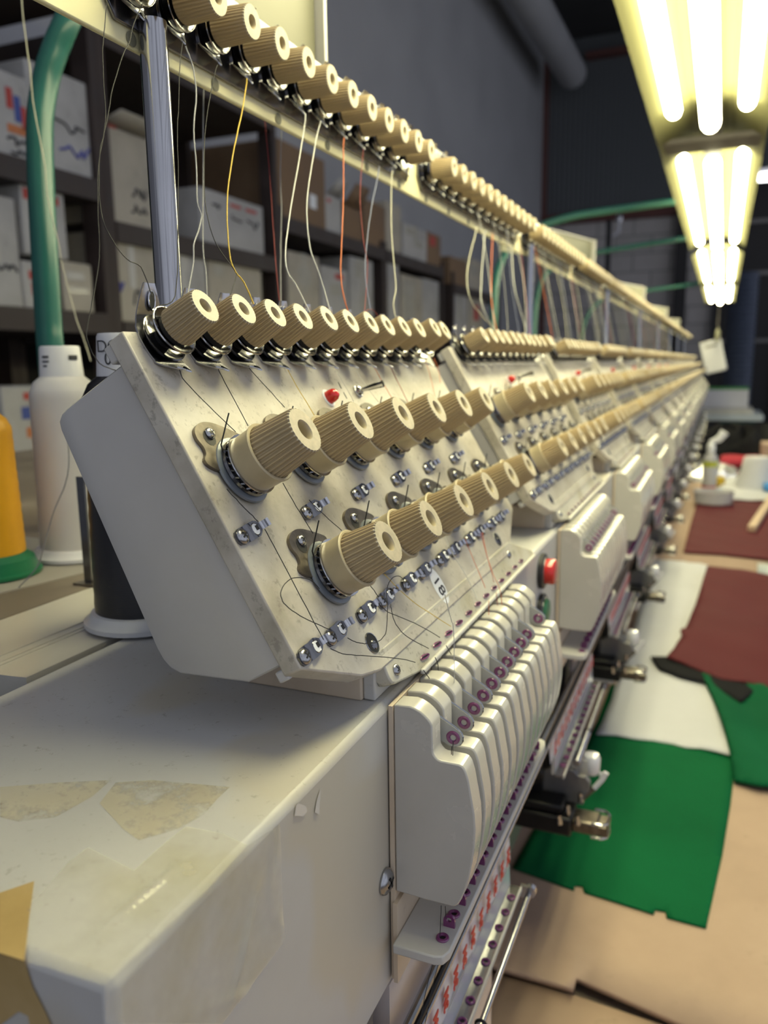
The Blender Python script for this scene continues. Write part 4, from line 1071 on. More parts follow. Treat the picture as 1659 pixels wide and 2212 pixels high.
for lb, pts, r in [('green hose rising behind the second tension box and bending right across the far wall', [(1058, 820, 1.52), (1066, 690, 1.52), (1069, 620, 1.52), (1080, 570, 1.53), (1110, 525, 1.54), (1165, 490, 1.55), (1230, 469, 1.56), (1300, 457, 1.57), (1380, 446, 1.58), (1470, 433, 1.6)], .0072),
                   ('middle green pipe crossing the cinder block wall below the topmost one', [(1150, 760, 2.1), (1160, 640, 2.1), (1185, 585, 2.1), (1240, 555, 2.1), (1300, 543, 2.12), (1400, 527, 2.14), (1510, 510, 2.16)], .0066),
                   ('lowest green pipe crossing the cinder block wall', [(1250, 770, 3.0), (1262, 700, 3.0), (1290, 655, 3.0), (1340, 637, 3.0), (1400, 627, 3.05), (1520, 610, 3.1)], .0068)]:
    pipe('green_pipe', lb, 'pipe', [DQ(u, v, d) for u, v, d in pts], r, 'pipe_green', 12)
a = pY(1316, 475, 7.6)
mb = MB(); mb.mat = 'black_metal'; mb.box(a.x-.02, a.x+.02, 7.58, 7.62, -.87, a.z); solo('far_post', mb, 'thin dark post in front of the cinder block wall', 'post', (a.x, 7.6, -.87))
a = pY(1338, 465, 7.3)
mb = MB(); mb.mat = 'chrome'; mb.fr = (tuple(a), (1, 0, 0), (0, 1, 0), (0, 0, 1)); mb.lathe([(.018, .02), (.03, -.02), (.028, -.05)], 12, cap0=True, cap1=True); mb.mat = 'panel_grey'; mb.tube([(0, 0, -.05), (.0, 0, -.13), (-.05, 0, -.17)], .012, 6); mb.tube([(0, 0, .02), (0, 0, .06)], .006, 6); mb.fr = ID
solo('pipe_hanger', mb, 'small metal clip hanging from the topmost green pipe', 'clip', tuple(a))
# corrugated duct
mb = MB(); mb.mat = 'duct_blue'
a = pY(1608, 590, 6.2); b_ = pY(1586, 900, 6.2); b_ = a + (b_-a)*((a.z+.868)/(a.z-b_.z))
prof = []
n = 90
for i in range(n+1):
    prof += [(.088 if i % 2 else .100, i/n)]
L = (b_-a); mb.fr = (tuple(a), (1, 0, 0), (0, 1, 0), tuple(L)); mb.lathe(prof, 20); mb.fr = ID
mb.lathe([(.09, 0), (.09, -.001)], 3) if False else None
solo('corrugated_duct', mb, 'dark blue corrugated hose hanging down by the dark doors', 'duct', tuple(b_), smooth=60)

# ------------------------------------------------------------------ storage racks on the left with cartons
XS, DPT = -1.30, .36
def rack(y0, y1, levels, top, label, back=True):
    t = thing('storage_rack', label, 'shelving', (XS-DPT/2, (y0+y1)/2, -.87), 'brown racks along the left wall')
    for y in (y0, y1-.024):
        for x in (XS-.05, XS-DPT):
            mb = MB(); mb.mat = 'rack_brown'; mb.box(x, x+.05, y, y+.024, -.87, top); part('upright', mb, t)
    for z in levels:
        mb = MB(); mb.mat = 'rack_edge'; mb.box(XS-DPT, XS+.004, y0+.025, y1-.025, z-.045, z); part('shelf', mb, t)
    if back:
        mb = MB(); mb.mat = 'rack_back'; mb.box(XS-DPT-.01, XS-DPT-.002, y0, y1, -.87, top); part('shade_panel', mb, t)  # dark sheet added so the rack interior stays black between the cartons
    return t
zL = [pX(97, 357, XS).z, pX(100, 668, XS).z, pX(60, 985, XS).z]
zM = [pX(300, 489, XS).z, pX(400, 703, XS).z, pX(300, 990, XS).z]
zR = [pX(760, 515, XS).z, pX(700, 692, XS).z, -.2]
yu = [pX(207, 400, XS).y, pX(596, 500, XS).y, pX(828, 600, XS).y, pX(952, 600, XS).y]
rack(.30, yu[0]+.03, zL + [.80], .80, 'brown storage rack of white cartons at the far left, behind the green hose')
rack(yu[0]+.031, yu[1]+.02, zM + [.745], .745, 'brown storage rack seen between the chromed pole and the yellow thread')
rack(yu[1]+.021, yu[2]+.02, zR, zR[0]+.03, 'lower storage rack with open brown cartons under the grey wall', True)
rack(yu[2]+.021, yu[3]+.05, zR, zR[0]+.03, 'farthest storage rack, right of the open cartons', True)
def carton(label, tl, bl, xr, mat, zs=None, marks=(), flap=0, tape=False, dep=.26, front=.012):
    """printed carton whose front face spans the given picture spots on the rack front"""
    X = XS - front
    p0 = pX(tl[0], tl[1], X); p1 = pX(bl[0], bl[1], X); y0, zt = (p0.y+p1.y)/2, p0.z; zb = p1.z if zs is None else zs
    y1 = pX(xr, (tl[1]+bl[1])/2, X).y
    t = thing('carton', label, 'box', (X-dep/2, (y0+y1)/2, zb), None)
    mb = MB(); mb.mat = mat; mb.box(X-dep, X, y0, y1, zb, zt); part('body', mb, t, bevel=.004)
    mb = MB(); mb.mat = mat
    if flap:
        for pl in ([(X, y0+.01, zt), (X, y1-.01, zt), (X+.05, y1-.03, zt+flap), (X+.05, y0+.02, zt+flap)], [(X-dep, y0+.02, zt+flap*1.1), (X-dep, y1-.02, zt+flap*1.1), (X-dep, y1, zt), (X-dep, y0, zt)]):
            mb = MB(); mb.mat = mat; mb.poly(pl); o = part('flap', mb, t); m = o.modifiers.new('thick', 'SOLIDIFY'); m.thickness = .004*K
    w, h = y1-y0, zt-zb
    if tape:
        mb = MB(); mb.mat = 'packing_tape'; mb.box(X, X+.0015, y0+w*.44, y0+w*.56, zt-h*.6, zt+.001); mb.box(X-dep*.8, X, y0+w*.44, y0+w*.56, zt, zt+.0015); part('tape', mb, t)
    for i, (a, b, c, d, m) in enumerate(marks):
        mb = MB(); mb.mat = m; r = random.Random(i+int(tl[0]))
        ya, yb, za, zb2 = y0+w*a, y0+w*c, zb+h*(1-d), zb+h*(1-b)
        if m.startswith('marker'):
            pts = [(X+.001, ya+(yb-ya)*(q/8)+r.uniform(-.1, .1)*(yb-ya), za+(zb2-za)*r.random()) for q in range(9)]
            mb.tube(smoothpath(pts, 3), .0028, 5); part('scribble', mb, t)
        else:
            mb.box(X, X+.001, ya, yb, za, zb2); part('printed_mark', mb, t)
    return t
B = 'marker_black'
carton('carton with red, blue and orange printing at the far left of its shelf', (-75, 118), (-75, 306), 62, 'carton_white', zL[0], [(.62, .18, .72, .42, 'print_red'), (.74, .25, .84, .55, 'print_blue'), (.85, .35, .93, .62, 'print_red'), (.60, .60, .93, .70, 'print_orange'), (.60, .76, .95, .84, B), (.60, .86, .97, .95, B)], .0)
carton('tall white carton with a blue scribble behind the green hose', (64, 128), (60, 345), 190, 'carton_white', zL[0], [(.30, .48, .95, .60, B), (.45, .66, .95, .82, 'marker_blue')], 0, False)
carton('pale carton at the left edge on the middle shelf', (-60, 408), (-60, 640), 40, 'carton_white', zL[1], [(.4, .6, .95, .7, B)], 0, True)
carton('white carton with red print stacked left of the green hose', (46, 397), (52, 548), 142, 'carton_white', None, [(.05, .05, .25, .2, 'print_red'), (.70, .08, .85, .2, 'print_red')], 0, True)
carton('small carton with red stamp under the stacked white one', (50, 562), (50, 640), 128, 'carton_white', zL[1], [(.15, .2, .45, .38, 'print_red'), (.2, .45, .5, .72, 'print_red')])
carton('cream carton at the right end of the middle shelf', (137, 563), (137, 655), 200, 'carton_cream', zL[1], [(.1, .2, .7, .35, 'packing_tape'), (.15, .5, .8, .62, 'packing_tape')])
carton('carton with a small coloured emblem behind the white cone', (8, 835), (8, 968), 108, 'carton_white', zL[2], [(.45, .10, .6, .2, 'print_red'), (.38, .30, .62, .48, 'print_blue'), (.45, .6, .62, .75, 'print_orange')])
carton('tall cream carton right of the rack upright, red tape at its top', (216, 262), (224, 460), 333, 'carton_cream', zM[0], [(.0, -.04, .3, .02, 'print_red'), (.5, .55, .8, .70, B), (.5, .76, .8, .86, B)], .02)
carton('wide white carton with dark print behind the yellow thread', (432, 402), (432, 512), 568, 'carton_white', zM[0], [(.18, .22, .30, .36, B), (.45, .14, .62, .20, 'print_red'), (.70, .14, .88, .20, 'print_red'), (.45, .35, .62, .5, B), (.72, .35, .9, .5, B)], .0, False, .33)
carton('large taped carton on the lower shelf behind the chromed pole', (228, 497), (228, 686), 338, 'carton_cream', zM[1], [(.05, .55, .3, .7, 'marker_blue'), (.5, .6, .8, .85, B)], 0, True)
carton('glossy taped carton right of the pole on the lower shelf', (342, 512), (342, 690), 446, 'carton_white', zM[1], [(.3, .1, .6, .3, 'packing_tape'), (.2, .5, .5, .8, 'packing_tape')], 0, True)
carton('carton at the right end of the lower shelf behind the yellow thread', (452, 552), (452, 695), 566, 'carton_cream', zM[1], [(.1, .1, .25, .25, 'packing_tape'), (.3, .65, .5, .75, B)], .0)
carton('big brown carton with a small white label', (598, 296), (604, 466), 702, 'cardboard_brown', zR[0], [(.63, .55, .78, .74, 'sticker_white')], 0, False, .34)
carton('white carton just right of the big brown one', (704, 418), (704, 494), 738, 'carton_white', zR[0], [(.1, .1, .3, .2, 'print_red')], .05)
carton('open brown carton with raised flaps', (740, 440), (742, 508), 782, 'cardboard_brown', zR[0], [], .07)
carton('tan carton behind the red thread', (786, 428), (788, 520), 832, 'cardboard_brown', zR[0], [], 0, False, .3)
carton('tan carton with shiny tape behind the cream thread', (834, 432), (836, 530), 866, 'carton_cream', zR[0], [], 0, True)
carton('grey white carton with shiny tape at the end of the upper shelf', (870, 478), (872, 548), 922, 'carton_white', zR[0], [(.1, .1, .5, .3, 'packing_tape'), (.5, .4, .8, .6, 'packing_tape')], 0, True)
carton('small red brown carton at the end of the upper shelf', (922, 498), (922, 560), 952, 'cardboard_brown', zR[0], [(.2, .1, .6, .4, 'print_red')], 0)
carton('taped carton on the low shelf under the big brown one', (622, 540), (624, 678), 690, 'carton_cream', zR[1], [(.3, .2, .7, .5, 'packing_tape')], 0, True)
carton('grey carton with small red print on the low shelf', (694, 572), (696, 682), 752, 'carton_white', zR[1], [(.5, .1, .8, .2, 'print_red'), (.3, .3, .7, .5, 'packing_tape')], 0, False)
carton('white carton with torn tape on the low shelf', (756, 552), (758, 684), 806, 'carton_white', zR[1], [(.2, .05, .6, .3, 'packing_tape'), (.4, .5, .8, .8, 'packing_tape')], 0, True)
carton('narrow white carton on the low shelf past the rack upright', (838, 560), (838, 684), 862, 'carton_white', zR[1], [], 0, False)
carton('cream carton on the low shelf beside the narrow white one', (866, 590), (868, 686), 912, 'carton_cream', zR[1], [(.1, .1, .6, .9, 'packing_tape')], 0, False)
carton('white carton at the far end of the low shelf', (914, 600), (914, 688), 948, 'carton_white', zR[1], [], 0, False)
XS2 = -1.30
rack(yu[3]+.20, yu[3]+1.15, [zR[0]-.06, zR[1]-.03, -.2], zR[0]+.0, 'dim storage rack at the far end of the left wall', True)
carton('dim carton on the farthest rack, topmost', (972, 552), (972, 596), 1008, 'cardboard_brown', zR[0]-.06, [], 0)
carton('dim pale carton beside the topmost one on the farthest rack', (1012, 555), (1012, 600), 1042, 'carton_cream', zR[0]-.06, [(.2, .2, .5, .5, 'packing_tape')], 0)
carton('pale carton on the farthest rack, lower shelf left', (975, 618), (975, 690), 1010, 'carton_white', zR[1]-.03, [], 0, True)
carton('pale carton on the farthest rack, lower shelf right', (1014, 622), (1014, 692), 1046, 'carton_cream', zR[1]-.03, [(.3, .3, .6, .6, 'print_red')], 0)

# ------------------------------------------------------------------ cone table behind the beam
ZC = -.0998
ct = thing('cone_table', 'worn board table behind the beam, carrying the thread cones', 'table', (-.5, 2, -.87))
mb = MB(); mb.mat = 'old_wood'; mb.prism([(-.2650, .190), (-.80, .28), (-.80, YE), (-.2650, YE)], ZC-.012, ZC, 'z') ; part('top', mb, ct)
mb = MB(); mb.mat = 'grey_sheet'; mb.prism([(-.2060, .1830), (-.2645, .1760), (-.2645, YE), (-.2060, YE)], ZC-.012, ZC-.0002, 'z')
for x in (-.2310, -.2262, -.2235): mb.box(x, x+.0008, .180, 2.5, ZC-.0004, ZC+.0002)  # ribs added to catch glints, standing in for tube reflections in grooves
part('front_rail', mb, ct, label='grey metal rail with thin ribs added for glints')
for x in (-.75, -.30):
    for y in (.5, 2.3, YE-.2):
        mb = MB(); mb.mat = 'grey_metal'; mb.box(x, x+.03, y, y+.03, -.87, ZC-.012); part('leg', mb, ct)
mb = MB(); mb.mat = 'disc_grey'; mb.box(-.30, -.2060, .10, .174, -.150, -.118); mb.mat = 'black_gap'; mb.box(-.28, -.25, .12, .16, -.1185, -.1178)
part('bracket', mb, ct, label='blue grey metal bracket at the table end')
mb = MB(); mb.mat = 'table_board'; mb.prism([(-.30, .235), (-.42, .26), (-.46, .36), (-.275, .335)], ZC, ZC+.0006, 'z')
solo('paper_sheet', mb, 'worn pale board lying on the cone table under the cones', 'board', (-.36, .3, ZC))
def cone(uv, halfw, hpx, yarn, base, label, straight=.88, dome=.055):
    p = pZ(uv[0], uv[1], ZC + .0007); d = (RX.z*p.x + RY.z*p.y + RZ.z*p.z)*-1
    s = d/1720.; R = halfw*s; h = hpx*s
    t = thing('thread_cone', label, 'thread cone', tuple(p), None)
    fr = (tuple(p), (1, 0, 0), (0, 1, 0), (0, 0, 1))
    mb = MB(); mb.mat = base; mb.fr = fr
    mb.lathe([(R*.93, 0), (R, h*.006), (R, h*.022), (R*.93, h*.03), (R*.86, h*(.03+dome)*.6), (straight*R, h*dome)], 36, cap0=True); part('base', mb, t)
    mb = MB(); mb.mat = yarn; mb.fr = fr
    rb = R*straight; rt = rb*.92
    pr = [(rb, h*dome)]
    for i in range(1, 25):
        q = i/24; pr.append((rb + (rt-rb)*q + .0002*(i % 2), h*(dome + (.79-dome)*q)))
    pr += [(rt*.97, h*.80), (rt*.86, h*.835), (rt*.60, h*.868), (rt*.50, h*.875)]
    mb.lathe(pr, 40, cap1=True); part('yarn', mb, t)
    mb = MB(); mb.mat = 'cone_white' if base != 'cone_green' else base; mb.fr = fr
    mb.lathe([(rt*.66, h*.855), (rt*.60, h*.99), (rt*.57, h), (rt*.45, h), (rt*.43, h*.95), (rt*.2, h*.95)], 32, cap1=True); nk = part('neck', mb, t)
    return t, p, R, h, rt
t, p, R, h, rt = cone((167, 1199), 93, 442, 'yarn_white', 'cone_white', 'white thread cone standing left of the nearest tension box', straight=.77)
def neckmark(t, p, rt, h, a, z, w, hh):
    mb = MB(); mb.mat = 'ink_dark'; n = 8; q = rt*.645
    for i in range(n):
        a0, a1 = a-w/2+w*i/n, a-w/2+w*(i+1)/n
        mb.poly([(p.x+q*cos(a0), p.y+q*sin(a0), p.z+z*h), (p.x+q*cos(a1), p.y+q*sin(a1), p.z+z*h), (p.x+q*cos(a1), p.y+q*sin(a1), p.z+(z+hh)*h), (p.x+q*cos(a0), p.y+q*sin(a0), p.z+(z+hh)*h)])
    part('print', mb, t)
va = math.atan2(-p.y, -p.x)
for a, z, w, hh in ((va+.62, .935, .5, .022), (va-.75, .945, .4, .010), (va-.75, .925, .4, .008), (va-.8, .905, .25, .008)): neckmark(t, p, rt, h, a, z, w, hh)
t, p, R, h, rt = cone((313, 1340), 124, 605, 'yarn_black', 'cone_grey', 'black thread cone on a grey base, tucked behind the nearest tension box', straight=.80)
va = math.atan2(-p.y, -p.x)
for ch, a, z in (('DC', va-.62, .955), ('0', va-.62, .915)):
    q = rt*.655
    text('print', ch, .0062, 'ink_dark', t, (p.x+q*cos(a), p.y+q*sin(a), p.z+h*z), (pi/2, 0, a+pi/2), .00003)
t, p, R, h, rt = cone((-15, 1240), 100, 400, 'yarn_yellow', 'cone_green', 'yellow thread cone with a green foot at the left edge', straight=.70, dome=.12)
c2, *_ = cone((-40, 1120), 62, 330, 'yarn_yellow', 'cone_green', 'second yellow thread cone, behind the one at the left edge', straight=.72, dome=.12)
a = pZ(193, 1262, ZC)
mb = MB(); mb.mat = 'dark_chrome'; mb.box(a.x-.0022, a.x+.0022, a.y-.0006, a.y+.0006, ZC, pY(180, 1030, a.y).z); mb.mat = 'brown_steel'; mb.box(a.x-.006, a.x+.006, a.y-.004, a.y+.004, ZC, ZC+.001)
solo('spool_pin', mb, 'thin upright metal strip between the white and black cones', 'pin', tuple(a))
thread('thin grey thread curving down across the white cone', [(147, 955), (149, 990), (147, 1020), (138, 1055), (120, 1095), (104, 1145), (92, 1190), (80, 1225), (45, 1265), (0, 1318)], 'grey', .0003, lambda u, v: pY(u, v, .262), 5)
thread('pale thread hanging in front of the green hose', [(46, -10), (50, 40), (58, 100), (66, 160), (70, 210), (78, 260), (88, 310), (97, 360), (102, 420), (112, 470), (125, 520), (136, 580), (152, 640), (165, 690), (180, 730), (196, 780)], 'cream', .0003, lambda u, v: pY(u, v, .375), 5)
# ------------------------------------------------------------------ the work table to the right with cloth and cardboard
wt = thing('work_table', 'long work table beside the machine, covered with cardboard', 'table', (.2, 1.6, -.87))
mb = MB(); mb.mat = 'old_wood'; mb.box(-.165, .75, -.3, 3.75, ZT-.035, ZT-.010); part('top', mb, wt)
for x in (-.13, .70):
    for y in (-.2, 1.6, 3.6):
        mb = MB(); mb.mat = 'grey_metal'; mb.box(x, x+.03, y, y+.03, -.87, ZT-.035); part('leg', mb, wt)
def cloth(name, label, cat, px, z, mat, wav=.0, th=.0012, cuts=5, base=None, group=None, world=None, fn=None):
    P = world or [tuple(pZ(u, v, z))[:2] for u, v in px]
    bm = bmesh.new(); vs = [bm.verts.new((x, y, z)) for x, y in P]; f = bm.faces.new(vs)
    if f.normal.z < 0 or sum(P[i][0]*P[(i+1) % len(P)][1] - P[(i+1) % len(P)][0]*P[i][1] for i in range(len(P))) < 0: f.normal_flip()
    bmesh.ops.triangulate(bm, faces=bm.faces[:])
    for _ in range(cuts): 
        es = [e for e in bm.edges if e.calc_length() > .012]
        if es: bmesh.ops.subdivide_edges(bm, edges=es, cuts=1); bmesh.ops.triangulate(bm, faces=[q for q in bm.faces if len(q.verts) > 3])
    for v in bm.verts:
        x, y = v.co.x, v.co.y
        v.co.z += wav*(.5 + .5*sin(x*61 + y*23) * cos(y*37 - x*17)) + (fn(x, y) if fn else 0)
    cx, cy = sum(p[0] for p in P)/len(P), sum(p[1] for p in P)/len(P)
    b = base or (cx, cy, z)
    me = bpy.data.meshes.new(name)
    for v in bm.verts: v.co = Vector(((v.co.x-b[0])*K, (v.co.y-b[1])*K, (v.co.z-b[2])*K))
    bm.to_mesh(me); bm.free(); me.materials.append(MATS[mat])
    for q in me.polygons: q.use_smooth = True
    o = bpy.data.objects.new(name, me); C.objects.link(o); o.location = W(b); BASE[o.name] = b
    m = o.modifiers.new('thick', 'SOLIDIFY'); m.thickness = th*K; m.offset = 1
    o['label'] = label; o['category'] = cat
    if group: o['group'] = group
    return o
def frayed(px, n=6, amp=2.2, seed=1):
    r = random.Random(seed); out = []
    for i in range(len(px)):
        a, b = px[i], px[(i+1) % len(px)]
        for k in range(n): t = k/n; out.append((a[0]+(b[0]-a[0])*t + r.uniform(-amp, amp), a[1]+(b[1]-a[1])*t + r.uniform(-amp, amp)))
    return out
CB = 'cardboard sheets on the work table'
cloth('cardboard_sheet', 'cardboard sheet at the bottom right corner, nearest the camera', 'cardboard', None, ZT-.0098, 'cardboard', 0, .004, 2, group=CB, world=[(-.16, -.2), (.42, -.2), (.42, .445), (.10, .452), (-.16, .470)])
cloth('cardboard_sheet', 'cardboard sheet with a curled near edge, just in front of the green felt', 'cardboard', None, ZT-.0056, 'cardboard', 0, .004, 4, group=CB, world=[(-.165, .466), (-.115, .462), (-.066, .462), (-.0655, .471), (.005, .458), (.12, .440), (.42, .41), (.42, 1.10), (-.165, 1.15)],
      fn=lambda x, y: .004*max(0, 1-abs(y-.475)/.03) if y < .56 else 0)
cloth('cardboard_sheet', 'cardboard strip showing between the pale cloth and the far maroon cloth', 'cardboard', None, ZT-.0100, 'cardboard', 0, .004, 2, group=CB, world=[(-.165, 1.155), (.42, 1.11), (.42, 2.15), (-.165, 2.2)])
cloth('cardboard_sheet', 'far cardboard sheet beside the maroon cloth with the stick', 'cardboard', None, ZT-.0058, 'cardboard', 0, .004, 2, group=CB, world=[(-.165, 1.66), (-.10, 1.67), (.42, 1.60), (.42, 3.3), (-.165, 3.4)])
cloth('green_felt', 'flat green felt piece on the cardboard, below the pale cloth', 'cloth', [(1108, 1878), (1150, 1800), (1230, 1680), (1290, 1560), (1320, 1480), (1600, 1560), (1585, 1680), (1578, 1740), (1560, 1850), (1525, 2008), (1440, 1985), (1437, 1972), (1415, 1968), (1412, 1978), (1262, 1930), (1258, 1917), (1242, 1915), (1240, 1925)], ZT-.0014, 'felt_green', .0006, .0016)
cloth('pale_cloth', 'pale grey white cloth with frayed near edge, partly under the maroon one', 'cloth', frayed([(1290, 1588), (1330, 1490), (1380, 1320), (1412, 1213), (1460, 1214), (1528, 1222), (1640, 1300), (1640, 1420), (1540, 1490), (1578, 1637), (1450, 1608)], 4, 2.5), ZT+.0003, 'cloth_white', .0022, .0012, fn=lambda x, y: .002*sin(y*40)*max(0, sin(x*30)))
cloth('green_knit', 'darker green knitted fabric at the right edge', 'cloth', [(1515, 1462), (1560, 1475), (1640, 1490), (1720, 1500), (1720, 1712), (1640, 1708), (1587, 1690), (1578, 1640), (1560, 1570)], ZT+.0016, 'knit_green', .004, .003, fn=lambda x, y: .003*sin(x*90+y*20))
cloth('black_cloth', 'black cloth corner sticking out under the maroon cloth', 'cloth', [(1405, 1420), (1445, 1421), (1560, 1440), (1660, 1470), (1600, 1520), (1520, 1475), (1470, 1465), (1425, 1448)], ZT+.0050, 'cloth_black', .001, .0016)
cloth('maroon_cloth', 'maroon satin cloth lying over the pale cloth, the nearer one', 'cloth', frayed([(1528, 1228), (1600, 1235), (1740, 1262), (1740, 1500), (1660, 1482), (1560, 1462), (1500, 1440), (1440, 1420), (1455, 1405), (1472, 1378), (1468, 1366), (1480, 1362), (1500, 1310)], 2, 1.2), ZT+.0100, 'cloth_maroon', .002, .0014, fn=lambda x, y: .0035*sin(y*16+1)+.0015*sin(x*40+y*10))
cloth('maroon_cloth', 'flat maroon cloth under the wooden stick, the farther one', 'cloth', [(1476, 1195), (1490, 1140), (1508, 1078), (1575, 1075), (1720, 1078), (1720, 1222), (1659, 1212), (1560, 1200)], ZT+.0004, 'cloth_maroon', .0015, .003)
cloth('blue_sheet', 'small pale blue sheet at the right edge between the maroon cloths', 'paper', [(1636, 1217), (1720, 1224), (1720, 1262), (1636, 1238)], ZT+.0010, 'slab_blue', 0, .001, 1)
a, b_ = pZ(1624, 1142, ZT+.012), pZ(1690, 1040, ZT+.012)
mb = MB(); mb.mat = 'light_wood'
d = (b_-a); u_ = d.normalized(); w_ = Vector((-u_.y, u_.x, 0))
mb.fr = (tuple(a), tuple(u_), tuple(w_), (0, 0, 1)); mb.box(0, d.length, -.009, .009, -.0065, .0065); mb.fr = ID
solo('wooden_stick', mb, 'light wooden stick lying across the farther maroon cloth', 'stick', tuple(a), bevel=.001)
# clear tub, bottle, small pots
p = pZ(1540, 1088, ZT+.0036)
mb = MB(); mb.mat = 'tub_clear'; mb.fr = (tuple(p), (1, 0, 0), (0, 1, 0), (0, 0, 1)); mb.lathe([(.040, 0), (.050, .004), (.053, .034), (.055, .036), (.052, .036), (.048, .006), (.02, .004)], 28, cap0=True, cap1=True); mb.fr = ID
solo('plastic_tub', mb, 'shallow clear plastic tub on the corner of the far maroon cloth', 'tub', tuple(p))
p = pZ(1530, 1068, ZT-.0015)
bt = thing('spray_bottle', 'clear spray bottle with lime band and red bottom, behind the plastic tub', 'bottle', tuple(p))
fr = (tuple(p), (1, 0, 0), (0, 1, 0), (0, 0, 1))
mb = MB(); mb.mat = 'spray_clear'; mb.fr = fr; mb.lathe([(.018, 0), (.021, .004), (.021, .105), (.018, .118), (.008, .13)], 24, cap0=True, cap1=True); part('body', mb, bt)
mb = MB(); mb.mat = 'label_lime'; mb.fr = fr; mb.lathe([(.0214, .086), (.0214, .102)], 24); part('band', mb, bt, label='lime label band')
mb = MB(); mb.mat = 'print_red'; mb.fr = fr; mb.lathe([(.0214, .004), (.0214, .028)], 24); part('band', mb, bt, label='red band near the bottom')
mb = MB(); mb.mat = 'sticker_white'; mb.fr = fr; mb.lathe([(.0085, .128), (.012, .132), (.012, .150), (.006, .156), (.006, .165)], 16, cap1=True); mb.tube([(0, 0, .160), (.02, 0, .168), (.035, 0, .19)], .010, 8, True, [.007, .010, .013]); part('nozzle', mb, bt)
for (u, v), m, r, hh, lb in (((1553, 1050), 'yellow_label', .017, .030, 'small yellow pot beside the spray bottle'), ((1552, 1066), 'cloth_blue', .007, .016, 'tiny blue cap in front of the yellow pot')):
    p = pZ(u, v, ZT+.0036); mb = MB(); mb.mat = m; mb.fr = (tuple(p), (1, 0, 0), (0, 1, 0), (0, 0, 1)); mb.lathe([(r*.9, 0), (r, r*.15), (r, hh*.85), (r*.85, hh), (r*.3, hh*1.02)], 20, cap0=True, cap1=True); mb.fr = ID
    solo('small_pot', mb, lb, 'pot', tuple(p))
cloth('white_cloth', 'bright white cloth spread behind the spray bottle at the right edge', 'cloth', [(1556, 1080), (1556, 1050), (1575, 1035), (1720, 1030), (1720, 1088), (1600, 1082)], ZT+.0042, 'cloth_white', .006, .002)
p = pZ(1632, 1052, ZT+.0085)
mb = MB(); mb.mat = 'cloth_white'; mb.fr = (tuple(p), (1, 0, 0), (0, 1, 0), (0, 0, 1)); mb.lathe([(.062, 0), (.060, .01), (.046, .05), (.040, .088), (.036, .094), (.012, .096)], 20, cap0=True, cap1=True); mb.fr = ID
solo('cloth_bundle', mb, 'white folded bundle standing on the white cloth', 'cloth', tuple(p))
cloth('blue_cloth', 'bright blue cloth at the right edge by the white bundle', 'cloth', [(1648, 1060), (1700, 1072), (1700, 1020), (1655, 1025)], ZT+.0110, 'cloth_blue', .002, .02, 2)
def blob(name, label, cat, outl, h, mat, seed=0, n=36, base_z=ZT):
    """crumpled heap: outline on the table raised to a lumpy top"""
    P = [pZ(u, v, base_z) for u, v in outl]; cx = sum(p.x for p in P)/len(P); cy = sum(p.y for p in P)/len(P)
    ring = smoothpath([tuple(p) for p in P + [P[0]]], 5)[:-1]; r = random.Random(seed)
    mb = MB(); mb.mat = mat; rows = []
    for k in range(9):
        t = k/8; sc = cos(t*pi/2)**.7 if k < 8 else .02
        rows.append([mb.P((cx+(q.x-cx)*sc, cy+(q.y-cy)*sc, base_z + h*sin(t*pi/2)*(.75+.25*sin(i*.9+k*1.3+seed)) + r.uniform(-.06, .06)*h*(0 < k < 8))) for i, q in enumerate(ring)])
    m = len(ring)
    for A, B in zip(rows, rows[1:]):
        for i in range(m): j = (i+1) % m; mb.F(A[i], A[j], B[j], B[i])
    mb.F(*rows[-1]); mb.F(*reversed(rows[0]))
    return solo(name, mb, label, cat, (cx, cy, base_z), smooth=80)
blob('plastic_bag', 'crumpled clear plastic bag left of the spray bottle', 'bag', [(1470, 1038), (1480, 1010), (1520, 1000), (1560, 1005), (1600, 1022), (1590, 1035), (1540, 1042)], .035, 'plastic_bag', 2, base_z=ZT-.0015)
blob('black_garment', 'heap of black fabric at the far end of the work table', 'cloth', [(1478, 998), (1490, 985), (1560, 982), (1640, 985), (1720, 990), (1720, 1012), (1640, 1012), (1580, 1005)], .155, 'cloth_dark', 5, base_z=ZT-.009)
cloth('red_cloth', 'red cloth strip in front of the black heap', 'cloth', [(1556, 1009), (1560, 1000), (1635, 1000), (1650, 1012), (1600, 1010)], ZT+.006, 'cloth_red', .004, .03, 3)
cloth('black_cloth', 'flat black cloth between the red strip and the white cloth', 'cloth', [(1560, 1012), (1645, 1014), (1650, 1026), (1600, 1034), (1575, 1024)], ZT+.003, 'cloth_dark', .003, .003, 3)
a = pZ(1655, 1010, ZT)
mb = MB(); mb.mat = 'cardboard'; mb.box(a.x-.02, a.x+.15, a.y-.05, a.y+.1, ZT-.001, ZT+.09); solo('small_carton', mb, 'small tan carton at the right edge by the red cloth', 'box', (a.x+.06, a.y, ZT))
